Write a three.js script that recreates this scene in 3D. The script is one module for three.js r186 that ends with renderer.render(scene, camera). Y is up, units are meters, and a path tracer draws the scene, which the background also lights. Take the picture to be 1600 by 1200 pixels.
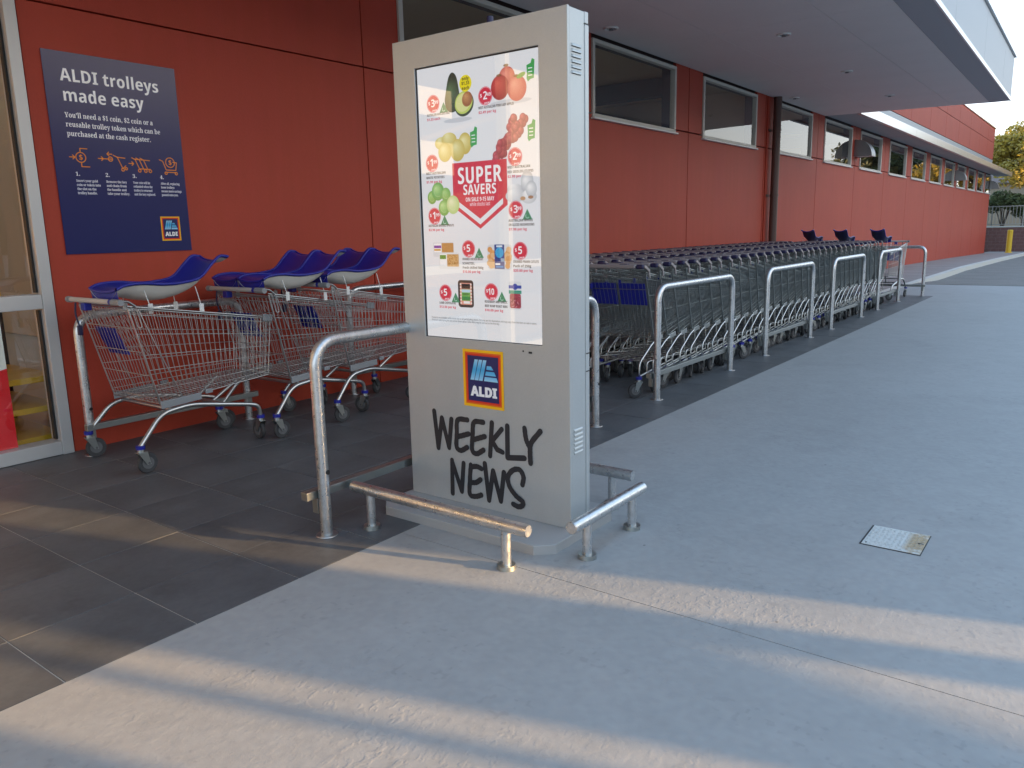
import * as THREE from 'three';
import { RoundedBoxGeometry } from 'three/addons/geometries/RoundedBoxGeometry.js';
import { mergeGeometries } from 'three/addons/utils/BufferGeometryUtils.js';

// ---------------------------------------------------------------- camera, sky, sun, exposure
const scene = new THREE.Scene();
const V = (x, y, z) => new THREE.Vector3(x, y, z);
const camera = new THREE.PerspectiveCamera(52.33, 4 / 3, 0.05, 900);
{
  const yaw = 0.92380, pitch = -0.19399, roll = -0.02194;
  camera.position.set(0, 1.37, 0);
  const f = V(Math.sin(yaw) * Math.cos(pitch), Math.sin(pitch), -Math.cos(yaw) * Math.cos(pitch));
  const r0 = f.clone().cross(V(0, 1, 0)).normalize(), u0 = r0.clone().cross(f);
  const c = Math.cos(roll), s = Math.sin(roll);
  const r = r0.clone().multiplyScalar(c).addScaledVector(u0, s), u = u0.clone().multiplyScalar(c).addScaledVector(r0, -s);
  camera.quaternion.setFromRotationMatrix(new THREE.Matrix4().makeBasis(r, u, f.clone().negate()));
}
const renderer = new THREE.WebGLRenderer({ antialias: true });
renderer.setSize(1024, 768);
renderer.toneMapping = THREE.LinearToneMapping;
renderer.toneMappingExposure = 4.15;
renderer.shadowMap.enabled = true;

const SUN_AZ = 18 * Math.PI / 180, SUN_EL = 7 * Math.PI / 180;   // azimuth from +z towards +x
const sunDir = V(Math.sin(SUN_AZ) * Math.cos(SUN_EL), Math.sin(SUN_EL), Math.cos(SUN_AZ) * Math.cos(SUN_EL));
const sun = new THREE.DirectionalLight(new THREE.Color().setRGB(1, 0.62, 0.27), 4.4);
sun.position.copy(sunDir).multiplyScalar(150);
sun.castShadow = true; sun.shadow.radius = 1; sun.shadow.mapSize.set(4096, 4096);
Object.assign(sun.shadow.camera, { left: -70, right: 70, top: 40, bottom: -40, near: 1, far: 300 });
scene.add(sun, sun.target);

{ // clear evening sky: pale at the horizon, blue overhead, warm round the sun
  const W = 512, H = 256, d = new Float32Array(W * H * 4);
  const mix = (a, b, t) => a.map((x, i) => x + (b[i] - x) * t);
  for (let j = 0; j < H; j++) for (let i = 0; i < W; i++) {
    const el = ((j + 0.5) / H - 0.5) * Math.PI, az = ((i + 0.5) / W - 0.5) * 2 * Math.PI;
    const dir = V(Math.cos(el) * Math.cos(az), Math.sin(el), Math.cos(el) * Math.sin(az));
    const h = Math.max(0, Math.sin(el));
    let c = mix([1.12, 1.1, 1.02], [0.82, 0.99, 1.13], Math.min(1, h / 0.22));
    c = mix(c, [0.26, 0.475, 0.765], Math.min(1, Math.max(0, (h - 0.1) / 0.75) ** 0.7));
    const g = Math.max(0, dir.dot(sunDir));
    const glow = 1.0 * Math.pow(g, 14) + 0.35 * Math.pow(g, 3);
    c = [c[0] + glow * 0.8, c[1] + glow * 0.48, c[2] + glow * 0.16];
    if (el < 0) c = [0.16, 0.16, 0.17];
    d.set([c[0] * 0.475, c[1] * 0.475, c[2] * 0.475, 1], (j * W + i) * 4);
  }
  const sky = new THREE.DataTexture(d, W, H, THREE.RGBAFormat, THREE.FloatType);
  sky.mapping = THREE.EquirectangularReflectionMapping; sky.magFilter = sky.minFilter = THREE.LinearFilter; sky.needsUpdate = true;
  scene.background = sky; scene.environment = sky;
}

// ---------------------------------------------------------------- helpers
let seed = 12345;
const rnd = () => { seed = (seed * 1664525 + 1013904223) >>> 0; return seed / 4294967296; };
const rr = (a, b) => a + (b - a) * rnd();
const lerp = (a, b, t) => a + (b - a) * t;
const clamp = (x, a = 0, b = 1) => Math.min(b, Math.max(a, x));
const sstep = (a, b, x) => { const t = clamp((x - a) / (b - a)); return t * t * (3 - 2 * t); };

class MB {                                     // collects pieces, builds ONE named mesh with uv in metres
  constructor() { this.p = []; this.n = []; this.i = []; }
  add(g, m) {
    const o = this.p.length / 3, P = g.attributes.position, N = g.attributes.normal, v = V(0, 0, 0);
    const nm = m ? new THREE.Matrix3().getNormalMatrix(m) : null;
    for (let k = 0; k < P.count; k++) {
      v.fromBufferAttribute(P, k); if (m) v.applyMatrix4(m); this.p.push(v.x, v.y, v.z);
      v.fromBufferAttribute(N, k); if (m) v.applyMatrix3(nm).normalize(); this.n.push(v.x, v.y, v.z);
    }
    const I = g.index; const c = I ? I.count : P.count;
    for (let k = 0; k < c; k++) this.i.push(o + (I ? I.getX(k) : k));
    return this;
  }
  box(x0, y0, z0, x1, y1, z1, r = 0) {
    const a = Math.abs(x1 - x0), b = Math.abs(y1 - y0), c = Math.abs(z1 - z0);
    const g = r ? new RoundedBoxGeometry(a, b, c, 1, Math.min(r, a / 2.01, b / 2.01, c / 2.01)) : new THREE.BoxGeometry(a, b, c);
    return this.add(g, new THREE.Matrix4().makeTranslation((x0 + x1) / 2, (y0 + y1) / 2, (z0 + z1) / 2));
  }
  boxR(c, s, e, r = 0) {                       // box by centre, size, euler angles
    const g = r ? new RoundedBoxGeometry(s[0], s[1], s[2], 2, r) : new THREE.BoxGeometry(...s);
    return this.add(g, new THREE.Matrix4().compose(V(...c), new THREE.Quaternion().setFromEuler(new THREE.Euler(...e)), V(1, 1, 1)));
  }
  cyl(a, b, r0, r1 = r0, n = 12) {
    const d = b.clone().sub(a), g = new THREE.CylinderGeometry(r1, r0, d.length(), n);
    const q = new THREE.Quaternion().setFromUnitVectors(V(0, 1, 0), d.clone().normalize());
    return this.add(g, new THREE.Matrix4().compose(a.clone().add(b).multiplyScalar(0.5), q, V(1, 1, 1)));
  }
  wire(a, b, r, n = 4) { return this.pipe([a, b], r, n, false); }
  pipe(pts, r, n = 10, caps = true) {          // sweep a circle along a polyline (mitred)
    const o0 = this.p.length / 3, L = pts.length; let up = null; const R = Array.isArray(r) ? r : null;
    for (let k = 0; k < L; k++) {
      const t0 = k ? pts[k].clone().sub(pts[k - 1]).normalize() : null, t1 = k < L - 1 ? pts[k + 1].clone().sub(pts[k]).normalize() : null;
      const t = t0 && t1 ? t0.clone().add(t1).normalize() : (t0 || t1);
      if (!up) { up = Math.abs(t.y) < 0.9 ? V(0, 1, 0) : V(1, 0, 0); }
      up = up.clone().addScaledVector(t, -up.dot(t)).normalize();
      const s = t.clone().cross(up); const rad = R ? R[k] : r;
      for (let j = 0; j < n; j++) {
        const a = j / n * 2 * Math.PI, d = up.clone().multiplyScalar(Math.cos(a)).addScaledVector(s, Math.sin(a));
        this.p.push(pts[k].x + d.x * rad, pts[k].y + d.y * rad, pts[k].z + d.z * rad); this.n.push(d.x, d.y, d.z);
      }
    }
    for (let k = 0; k < L - 1; k++) for (let j = 0; j < n; j++) {
      const a = o0 + k * n + j, b = o0 + k * n + (j + 1) % n, c = a + n, d = b + n;
      this.i.push(a, b, c, b, d, c);
    }
    if (caps) for (const e of [0, 1]) {
      const k = e ? L - 1 : 0, t = (e ? pts[L - 1].clone().sub(pts[L - 2]) : pts[0].clone().sub(pts[1])).normalize();
      const o = this.p.length / 3;
      for (let j = 0; j < n; j++) { const q = (o0 + k * n + j) * 3; this.p.push(this.p[q], this.p[q + 1], this.p[q + 2]); this.n.push(t.x, t.y, t.z); }
      for (let j = 1; j < n - 1; j++) e ? this.i.push(o, o + j, o + j + 1) : this.i.push(o, o + j + 1, o + j);
    }
    return this;
  }
  quad(a, b, c, d) {
    const n = b.clone().sub(a).cross(d.clone().sub(a)).normalize(), o = this.p.length / 3;
    for (const q of [a, b, c, d]) { this.p.push(q.x, q.y, q.z); this.n.push(n.x, n.y, n.z); }
    this.i.push(o, o + 1, o + 2, o, o + 2, o + 3); return this;
  }
  geo(du = 0, dv = 0) {
    const g = new THREE.BufferGeometry(), P = this.p, N = this.n, uv = new Float32Array(P.length / 3 * 2);
    for (let k = 0; k < P.length / 3; k++) {
      const ax = Math.abs(N[3 * k]), ay = Math.abs(N[3 * k + 1]), az = Math.abs(N[3 * k + 2]);
      let a, b;
      if (ay >= ax && ay >= az) { a = P[3 * k]; b = -P[3 * k + 2]; } else if (ax >= az) { a = P[3 * k + 2]; b = P[3 * k + 1]; } else { a = P[3 * k]; b = P[3 * k + 1]; }
      uv[2 * k] = a + du; uv[2 * k + 1] = b + dv;
    }
    g.setAttribute('position', new THREE.BufferAttribute(new Float32Array(P), 3));
    g.setAttribute('normal', new THREE.BufferAttribute(new Float32Array(N), 3));
    g.setAttribute('uv', new THREE.BufferAttribute(uv, 2));
    g.setIndex(this.i); return g;
  }
  build(name, mat, parent = scene, kind) { return mesh(name, this.geo(), mat, parent, kind); }
}
const counts = {};
const numbered = (n) => { const k = counts[n] = (counts[n] ?? -1) + 1; return k ? `${n}_${String(k).padStart(3, '0')}` : n; };
function mesh(name, geo, mat, parent = scene, kind) {
  const m = new THREE.Mesh(geo, mat); m.castShadow = m.receiveShadow = true;
  m.name = parent === scene ? numbered(name) : name; if (kind) m.userData.kind = kind;
  parent.add(m); return m;
}
function tag(o, label, category, group) { o.userData.label = label; o.userData.category = category; if (group) o.userData.group = group; return o; }
function thing(name, label, category, x = 0, y = 0, z = 0, turn = 0, group) {
  const o = new THREE.Group(); o.name = numbered(name); o.position.set(x, y, z); o.rotation.y = turn; scene.add(o); return tag(o, label, category, group);
}
function copy(o, label, category, x, y, z, turn = 0, group) {
  const c = o.clone(); c.name = numbered(o.name.replace(/_\d{3}$/, '')); c.userData = {}; c.position.set(x, y, z); c.rotation.y = turn; scene.add(c);
  return tag(c, label, category, group);
}
function part(name, parent) { const g = new THREE.Group(); g.name = name; parent.add(g); return g; }
function bend(pts, r, n = 6) {                 // round the inner corners of a polyline
  const out = [pts[0]];
  for (let k = 1; k < pts.length - 1; k++) {
    const a = pts[k - 1].clone().sub(pts[k]), b = pts[k + 1].clone().sub(pts[k]);
    const rr_ = Math.min(r, a.length() * 0.49, b.length() * 0.49); a.setLength(rr_); b.setLength(rr_);
    const A = pts[k].clone().add(a), B = pts[k].clone().add(b);
    for (let j = 0; j <= n; j++) {
      const t = j / n; out.push(A.clone().multiplyScalar((1 - t) ** 2).addScaledVector(pts[k], 2 * t * (1 - t)).addScaledVector(B, t * t));
    }
  }
  out.push(pts[pts.length - 1]); return out;
}

// ---------------------------------------------------------------- procedural textures
function lattice(s) { const t = new Float32Array(65536); let q = s * 7919 + 17; for (let i = 0; i < 65536; i++) { q = (q * 1664525 + 1013904223) >>> 0; t[i] = q / 4294967296; } return t; }
function noise(t, x, y, per, perY = per) {     // periodic value noise
  const xi = Math.floor(x), yi = Math.floor(y), fx = x - xi, fy = y - yi, sx = fx * fx * (3 - 2 * fx), sy = fy * fy * (3 - 2 * fy);
  const m = (a, p) => ((a % p) + p) % p, h = (a, b) => t[(m(a, per) * 211 + m(b, perY) * 17389) & 65535];
  return lerp(lerp(h(xi, yi), h(xi + 1, yi), sx), lerp(h(xi, yi + 1), h(xi + 1, yi + 1), sx), sy);
}
function fbm(t, u, v, f, oct, fy = f) { let s = 0, a = 0.5, w = 0; for (let o = 0; o < oct; o++) { s += a * noise(t, u * f + o * 5, v * fy + o * 9, f, fy); w += a; a *= 0.55; f *= 2; fy *= 2; } return s / w; }
function tex(N, size, srgb, fn, M = N) {       // fn(u, v) -> [r, g, b] 0..1 ; covers `size` metres
  const d = new Uint8Array(N * M * 4);
  for (let j = 0; j < M; j++) for (let i = 0; i < N; i++) {
    const c = fn((i + 0.5) / N, (j + 0.5) / M), k = (j * N + i) * 4;
    d[k] = clamp(c[0]) * 255; d[k + 1] = clamp(c[1]) * 255; d[k + 2] = clamp(c[2]) * 255; d[k + 3] = 255;
  }
  const t = new THREE.DataTexture(d, N, M); t.wrapS = t.wrapT = THREE.RepeatWrapping; t.magFilter = t.minFilter = THREE.LinearFilter;
  if (srgb) t.colorSpace = THREE.SRGBColorSpace;
  t.repeat.set(1 / (size[0] ?? size), 1 / (size[1] ?? size)); t.needsUpdate = true; return t;
}
const L1 = lattice(1), L2 = lattice(2), L3 = lattice(3);
const toS = (x) => x <= 0.0031308 ? x * 12.92 : 1.055 * Math.pow(x, 1 / 2.4) - 0.055;
const lin = (r, g, b) => new THREE.Color().setRGB(r, g, b);
const g3 = (v) => [v, v, v];

const T = {};
const GUM = [...Array(34)].map(() => [rnd(), rnd(), rr(0.0005, 0.0011), rr(0.3, 1)]);
T.slab = tex(1536, 7.3, true, (u, v) => {
  let gum = 0; for (const q of GUM) { const dx = u - q[0], dy = v - q[1]; if (Math.abs(dx) < 0.003 && Math.abs(dy) < 0.003) gum = Math.max(gum, q[3] * (1 - sstep(q[2] * 0.7, q[2] * 1.3, Math.hypot(dx, dy * (0.6 + q[3]))))); }
  const a = fbm(L1, u, v, 5, 5), b = fbm(L2, u, v, 60, 3), c = noise(L3, u * 330, v * 330, 330), st = sstep(0.62, 0.74, fbm(L3, u, v, 22, 4));
  const d = sstep(0.80, 0.83, noise(L2, u * 420 + 7, v * 420, 420)) * sstep(0.55, 0.7, noise(L1, u * 40, v * 40, 40));
  const k = 0.325 + 0.06 * (a - 0.5) + 0.035 * (b - 0.5) + 0.03 * (c - 0.5) - 0.014 * st - 0.03 * d - 0.2 * gum;
  return [toS(k * 0.985), toS(k * 1.0), toS(k * 0.995)];
});
T.slabBump = tex(1024, 1.9, false, (u, v) => {
  const a = fbm(L2, u, v, 34, 4, 60), b = fbm(L1, u, v, 150, 2), patch = sstep(0.42, 0.62, fbm(L3, u, v, 4, 3));
  const fl = sstep(0.5, 0.66, fbm(L1, u, v, 84, 3, 120));
  return g3(0.35 * a + 0.2 * b + 0.45 * fl * (0.35 + 0.65 * patch));
});
T.slate = [0, 1, 2].map((s) => tex(512, 1.37, true, (u, v) => {
  const a = fbm(L1, u + s * 0.3, v + s * 0.17, 5, 5), b = fbm(L2, u, v + s * 0.31, 12, 4, 48), c = fbm(L3, u, v, 90, 2);
  const k = 0.09 + 0.06 * (a - 0.5) + 0.014 * (b - 0.5) + 0.018 * (c - 0.5) + 0.012 * sstep(0.62, 0.74, fbm(L2, u + s * 0.2, v, 9, 4));
  return [toS(k * 0.94), toS(k), toS(k * 1.07)];
}));
T.slateBump = tex(512, 0.9, false, (u, v) => g3(0.7 * fbm(L1, u, v, 16, 4, 20) + 0.3 * fbm(L2, u, v, 100, 2)));
T.wall = tex(768, [3.3, 2.8], true, (u, v) => {
  const s = fbm(L1, u, v, 40, 3, 3), a = fbm(L2, u, v, 5, 5), b = noise(L3, u * 300, v * 300, 300);
  const k = 1 + 0.14 * (a - 0.5) + 0.11 * (s - 0.5) + 0.05 * (b - 0.5);
  return [toS(0.39 * k), toS(0.039 * k + 0.008 * (a - 0.5)), toS(0.014 * k + 0.008 * (s - 0.5))];
});
T.fine = tex(512, 0.4, false, (u, v) => g3(fbm(L1, u, v, 70, 3)));
T.galv = tex(512, 0.35, true, (u, v) => { const a = fbm(L1, u, v, 24, 3), b = fbm(L2, u, v, 6, 3); const k = 0.62 + 0.2 * (a - 0.5) + 0.16 * (b - 0.5); return [toS(k * 0.98), toS(k), toS(k * 1.01)]; });
T.galvR = tex(256, 0.35, false, (u, v) => g3(0.17 + 0.32 * fbm(L3, u, v, 16, 4)));
T.asphalt = tex(1024, 3.1, true, (u, v) => { const a = fbm(L1, u, v, 6, 4), b = noise(L2, u * 300, v * 300, 300), c = noise(L3, u * 140, v * 140, 140); const k = 0.19 + 0.07 * (a - 0.5) + 0.07 * (b - 0.5) + 0.03 * (c - 0.5); return [toS(k * 1.05), toS(k), toS(k * 0.93)]; });
T.path = tex(768, 3.7, true, (u, v) => { const a = fbm(L2, u, v, 6, 5), b = noise(L1, u * 280, v * 280, 280); const k = 0.27 + 0.12 * (a - 0.5) + 0.05 * (b - 0.5); return [toS(k * 1.06), toS(k * 0.95), toS(k * 0.9)]; });
T.block = tex(256, 0.8, true, (u, v) => { const a = fbm(L2, u, v, 8, 4), b = noise(L1, u * 90, v * 90, 90); const k = 1 + 0.5 * (a - 0.5) + 0.3 * (b - 0.5); return [toS(0.19 * k), toS(0.095 * k), toS(0.085 * k)]; });
T.soffit = tex(512, 2.6, true, (u, v) => { const a = fbm(L2, u, v, 5, 5), b = noise(L1, u * 200, v * 200, 200); return g3(toS(0.7 + 0.05 * (a - 0.5) + 0.02 * (b - 0.5))); });
T.kiosk = tex(512, 0.5, true, (u, v) => { const a = noise(L1, u * 250, v * 250, 250), b = fbm(L2, u, v, 5, 4), c = noise(L3, u * 120, v * 120, 120); const k = 0.54 + 0.03 * (a - 0.5) + 0.03 * (b - 0.5) + 0.02 * (c - 0.5); return [toS(k * 0.86), toS(k * 0.915), toS(k * 0.92)]; });
T.bark = tex(256, 0.6, true, (u, v) => { const a = fbm(L1, u, v, 18, 4, 5); return [toS(0.06 + 0.08 * a), toS(0.045 + 0.06 * a), toS(0.035 + 0.045 * a)]; });

const std = (o) => new THREE.MeshStandardMaterial(o), phys = (o) => new THREE.MeshPhysicalMaterial(o);
const M = {
  slab: std({ map: T.slab, roughness: 0.62, bumpMap: T.slabBump, bumpScale: 0.0009 }),
  grout: std({ color: lin(0.42, 0.41, 0.38), roughness: 0.95 }),
  slate: T.slate.map((m) => std({ map: m, roughness: 0.55, bumpMap: T.slateBump, bumpScale: 0.0005 })),
  wall: std({ map: T.wall, roughness: 0.62, bumpMap: T.fine, bumpScale: 0.0006 }),
  joint: std({ color: lin(0.03, 0.012, 0.01), roughness: 0.9 }),
  galv: std({ map: T.galv, roughnessMap: T.galvR, roughness: 1, metalness: 0.92 }),
  chrome: std({ color: lin(0.54, 0.55, 0.54), roughness: 0.3, metalness: 1 }),
  zinc: std({ color: lin(0.34, 0.365, 0.36), roughness: 0.38, metalness: 0.95 }),
  steelDark: std({ color: lin(0.30, 0.31, 0.32), roughness: 0.4, metalness: 0.9 }),
  white: std({ color: lin(0.70, 0.70, 0.68), roughness: 0.45 }),
  cream: std({ color: lin(0.55, 0.52, 0.46), roughness: 0.5 }),
  alu: std({ color: lin(0.52, 0.53, 0.53), roughness: 0.42, metalness: 0.35 }),
  bright: std({ color: lin(0.66, 0.67, 0.68), roughness: 0.28, metalness: 0.9 }),
  soffit: std({ map: T.soffit, color: lin(1, 0.93, 0.91), roughness: 0.75 }),
  awning: std({ color: lin(0.34, 0.35, 0.38), roughness: 0.6 }),
  fascia: std({ color: lin(0.33, 0.37, 0.41), roughness: 0.45, metalness: 0.25 }),
  brown: std({ color: lin(0.10, 0.055, 0.045), roughness: 0.5 }),
  black: std({ color: lin(0.015, 0.015, 0.016), roughness: 0.55 }),
  ink: std({ color: lin(0.018, 0.019, 0.024), roughness: 0.5 }),
  rubber: std({ color: lin(0.04, 0.04, 0.042), roughness: 0.7 }),
  hub: std({ color: lin(0.11, 0.112, 0.115), roughness: 0.5 }),
  blue: std({ color: lin(0.012, 0.018, 0.26), roughness: 0.36 }),
  navy: std({ color: lin(0.014, 0.014, 0.06), roughness: 0.45 }),
  shell: std({ color: lin(0.62, 0.60, 0.55), roughness: 0.5 }),
  grip: std({ color: lin(0.27, 0.235, 0.23), roughness: 0.5 }),
  gripPale: std({ color: lin(0.52, 0.48, 0.44), roughness: 0.5 }),
  greyPlastic: std({ color: lin(0.24, 0.25, 0.26), roughness: 0.45 }),
  kiosk: std({ map: T.kiosk, roughness: 0.38, metalness: 0.4 }),
  plinth: std({ color: lin(0.33, 0.335, 0.335), roughness: 0.45 }),
  glass: phys({ color: 0xffffff, roughness: 0.0, transmission: 1, thickness: 0, ior: 1.85, metalness: 0 }),
  inside: std({ color: lin(0.55, 0.40, 0.24), roughness: 0.9 }),
  dark: std({ color: lin(0.06, 0.055, 0.05), roughness: 0.9 }),
  yellow: std({ color: lin(0.72, 0.46, 0.03), roughness: 0.4 }),
  red: std({ color: lin(0.60, 0.02, 0.02), roughness: 0.4 }),
  asphalt: std({ map: T.asphalt, roughness: 0.92 }),
  path: std({ map: T.path, roughness: 0.9 }),
  kerb: std({ color: lin(0.58, 0.57, 0.52), roughness: 0.8 }),
  block: std({ map: T.block, roughness: 0.92 }),
  mortar: std({ color: lin(0.28, 0.22, 0.2), roughness: 0.95 }),
  bark: std({ map: T.bark, roughness: 0.95 }),
  beige: std({ color: lin(0.38, 0.30, 0.22), roughness: 0.9 }),
  brass: std({ color: lin(0.5, 0.42, 0.2), roughness: 0.35, metalness: 0.8 }),
};


// ---------------------------------------------------------------- ground
const ZW = -5.32, EDGE = -2.495, TX0 = 0.02, TP = 0.4553, TZ = 0.4845;
const pathY = (x) => { const k = [[19, 0], [28, -0.03], [38, -0.18], [50, -0.4], [54, -0.43]]; if (x <= 19) return 0; for (let i = 0; i < 4; i++) if (x <= k[i + 1][0]) return lerp(k[i][1], k[i + 1][1], (x - k[i][0]) / (k[i + 1][0] - k[i][0])); return -0.43; };
const roadY = (x) => pathY(x) - 0.125 * sstep(19.3, 23.5, x) - 0.004;
{ // asphalt: one sheet to the horizon; it dips away under the pavement slab
  const xs = [-400, -120, -40, -12, 19.25, 19.45, 20, 21, 22, 23, 24, 26, 28, 31, 34, 38, 42, 46, 50, 54, 70, 110, 200, 500], zs = [-400, -120, -40, -12, -6, -3.4, 0, 4, 9.5, 9.7, 12, 20, 45, 110, 250, 500];
  const p = [], idx = [];
  for (const z of zs) for (const x of xs) p.push(x, x < 19.4 && z < 9.6 ? -0.3 : roadY(Math.max(x, 20)) - (x < 19.4 ? 0.1 : 0), z);
  for (let j = 0; j < zs.length - 1; j++) for (let i = 0; i < xs.length - 1; i++) { const a = j * xs.length + i, b = a + xs.length; idx.push(a, b, a + 1, a + 1, b, b + 1); }
  for (let k = 0; k < p.length; k += 3) if (p[k] >= 19.4) p[k + 1] = roadY(p[k]);
  const g = new THREE.BufferGeometry(); g.setAttribute('position', new THREE.Float32BufferAttribute(p, 3)); g.setIndex(idx); g.computeVertexNormals();
  const uv = []; for (let k = 0; k < p.length; k += 3) uv.push(p[k], p[k + 2]); g.setAttribute('uv', new THREE.Float32BufferAttribute(uv, 2));
  mesh('road', g, M.asphalt, scene, 'structure');
}
{ // painted concrete slab with a saw-cut joint
  const s = new THREE.Group(); s.name = 'pavement'; s.userData.kind = 'structure'; scene.add(s);
  const JX = 2.425;
  new MB().box(-9, -0.28, EDGE, JX - 0.0018, 0, 9.55).build('slab', M.slab, s);
  new MB().box(JX + 0.0018, -0.28, EDGE, 19.4, 0, 9.55).build('slab', M.slab, s);
  new MB().box(16.35, -0.28, -3.42, 19.4, -0.002, EDGE - 0.002).build('slab', M.slab, s);
  new MB().box(JX - 0.0017, -0.28, EDGE, JX + 0.0017, -0.006, 9.5).build('joint', M.dark, s);
}
{ // slate floor: every tile its own piece on a pale grout bed
  const f = new THREE.Group(); f.name = 'tiled_floor'; f.userData.kind = 'structure'; scene.add(f);
  new MB().box(-2.8, -0.25, ZW - 0.2, 16.1, -0.0025, EDGE - 0.003).build('grout_bed', M.grout, f);
  const zs = [-5.36, -4.875, -4.385, -3.885, -3.395, -2.93, EDGE - 0.004], geos = {};
  const x0 = 0.93 - TP * 7, gap = 0.0022;
  for (let r = 0; r < 6; r++) for (let c = 0; ; c++) {
    const xa = x0 + c * TP; if (xa > 16.0) break;
    const v = Math.floor(rnd() * 3), key = r + '_' + v;
    if (!geos[key]) geos[key] = new MB().box(gap, -0.02, zs[r] + gap, TP - gap, 0, zs[r + 1] - (r === 5 ? 0 : gap), 0.001).geo(v * 0.43 + r * 0.61, r * 0.37 + v * 0.2);
    const m = mesh('tile', geos[key], M.slate[Math.floor(rnd() * 3)], f); m.position.set(xa, rr(-0.0006, 0.0006), 0);
  }
}
{ // raised footpath and kerb along the far wall
  const mk = (z0, z1, lift, name, mat, face) => {
    const xs = []; for (let x = 16.35; x < 54; x += 0.9) xs.push(x); xs.push(54);
    const b = new MB();
    for (let i = 0; i < xs.length - 1; i++) {
      const a = xs[i], c = xs[i + 1], ya = pathY(a) + lift, yc = pathY(c) + lift;
      b.quad(V(a, ya, z1), V(c, yc, z1), V(c, yc, z0), V(a, ya, z0));
      if (face) b.quad(V(a, ya - 0.3, z1), V(c, yc - 0.3, z1), V(c, yc, z1), V(a, ya, z1));
    }
    return b.build(name, mat, scene, 'structure');
  };
  mk(ZW - 0.1, -3.58, 0.001, 'footpath', M.path, true);
  mk(-3.58, -3.42, 0.005, 'kerb', M.kerb, true);
}
{ // steel access cover let into the slab
  const t = thing('access_cover', 'small worn steel access cover with rust stain set into the grey concrete', 'access cover', 3.583, 0, -0.613);
  const w = 0.125, d = 0.115;
  const map = tex(256, [2 * w, 2 * d], true, (u, v) => {
    const st = sstep(0.62, 0.78, 1 - v) * sstep(0.35, 0.6, fbm(L2, u, v, 6, 4) + 0.3 * (1 - Math.abs(u - 0.5) * 2)), sp = sstep(0.66, 0.72, fbm(L1, u, v, 20, 3));
    const b = 0.62 - 0.12 * sp + 0.1 * (fbm(L3, u, v, 8, 3) - 0.5);
    const ru = [0.38, 0.24, 0.08]; return [0, 1, 2].map((i) => toS(lerp(b * [0.98, 1, 0.97][i], ru[i] * (0.7 + 0.6 * fbm(L1, u, v, 14, 3)), st * 0.75)));
  });
  map.offset.set(0.5, 0.5);
  const pm = std({ map, roughness: 0.5, metalness: 0.3 });
  const f = new MB();
  f.box(-w - 0.005, 0.0008, -d - 0.008, w + 0.003, 0.0016, d + 0.004); f.build('frame', M.black, t);
  const p = new MB(); p.box(-w, 0.0018, -d, w, 0.004, d, 0.001); p.build('plate', pm, t);
  const l = new MB();
  for (let i = 0; i < 13; i++) for (let j = 0; j < 11; j++) {
    const x = -w + 0.012 + i * 0.0185, z = -d + 0.012 + j * 0.0205; l.boxR([x, 0.0045, z], [0.013, 0.0022, 0.004], [0, (i + j) % 2 ? 0.8 : -0.8, 0]);
  }
  const lug = l.build('tread_pattern', pm, t); lug.userData.kind = 'stuff';
  for (const q of [[-0.006, d - 0.03, 0.006, d - 0.006], [-w + 0.012, -d + 0.012, -w + 0.03, -d + 0.018]]) { const h = new MB(); h.box(q[0], 0.0042, q[1], q[2], 0.0052, q[3]); h.build('lifting_slot', M.black, t); }
}

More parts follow.
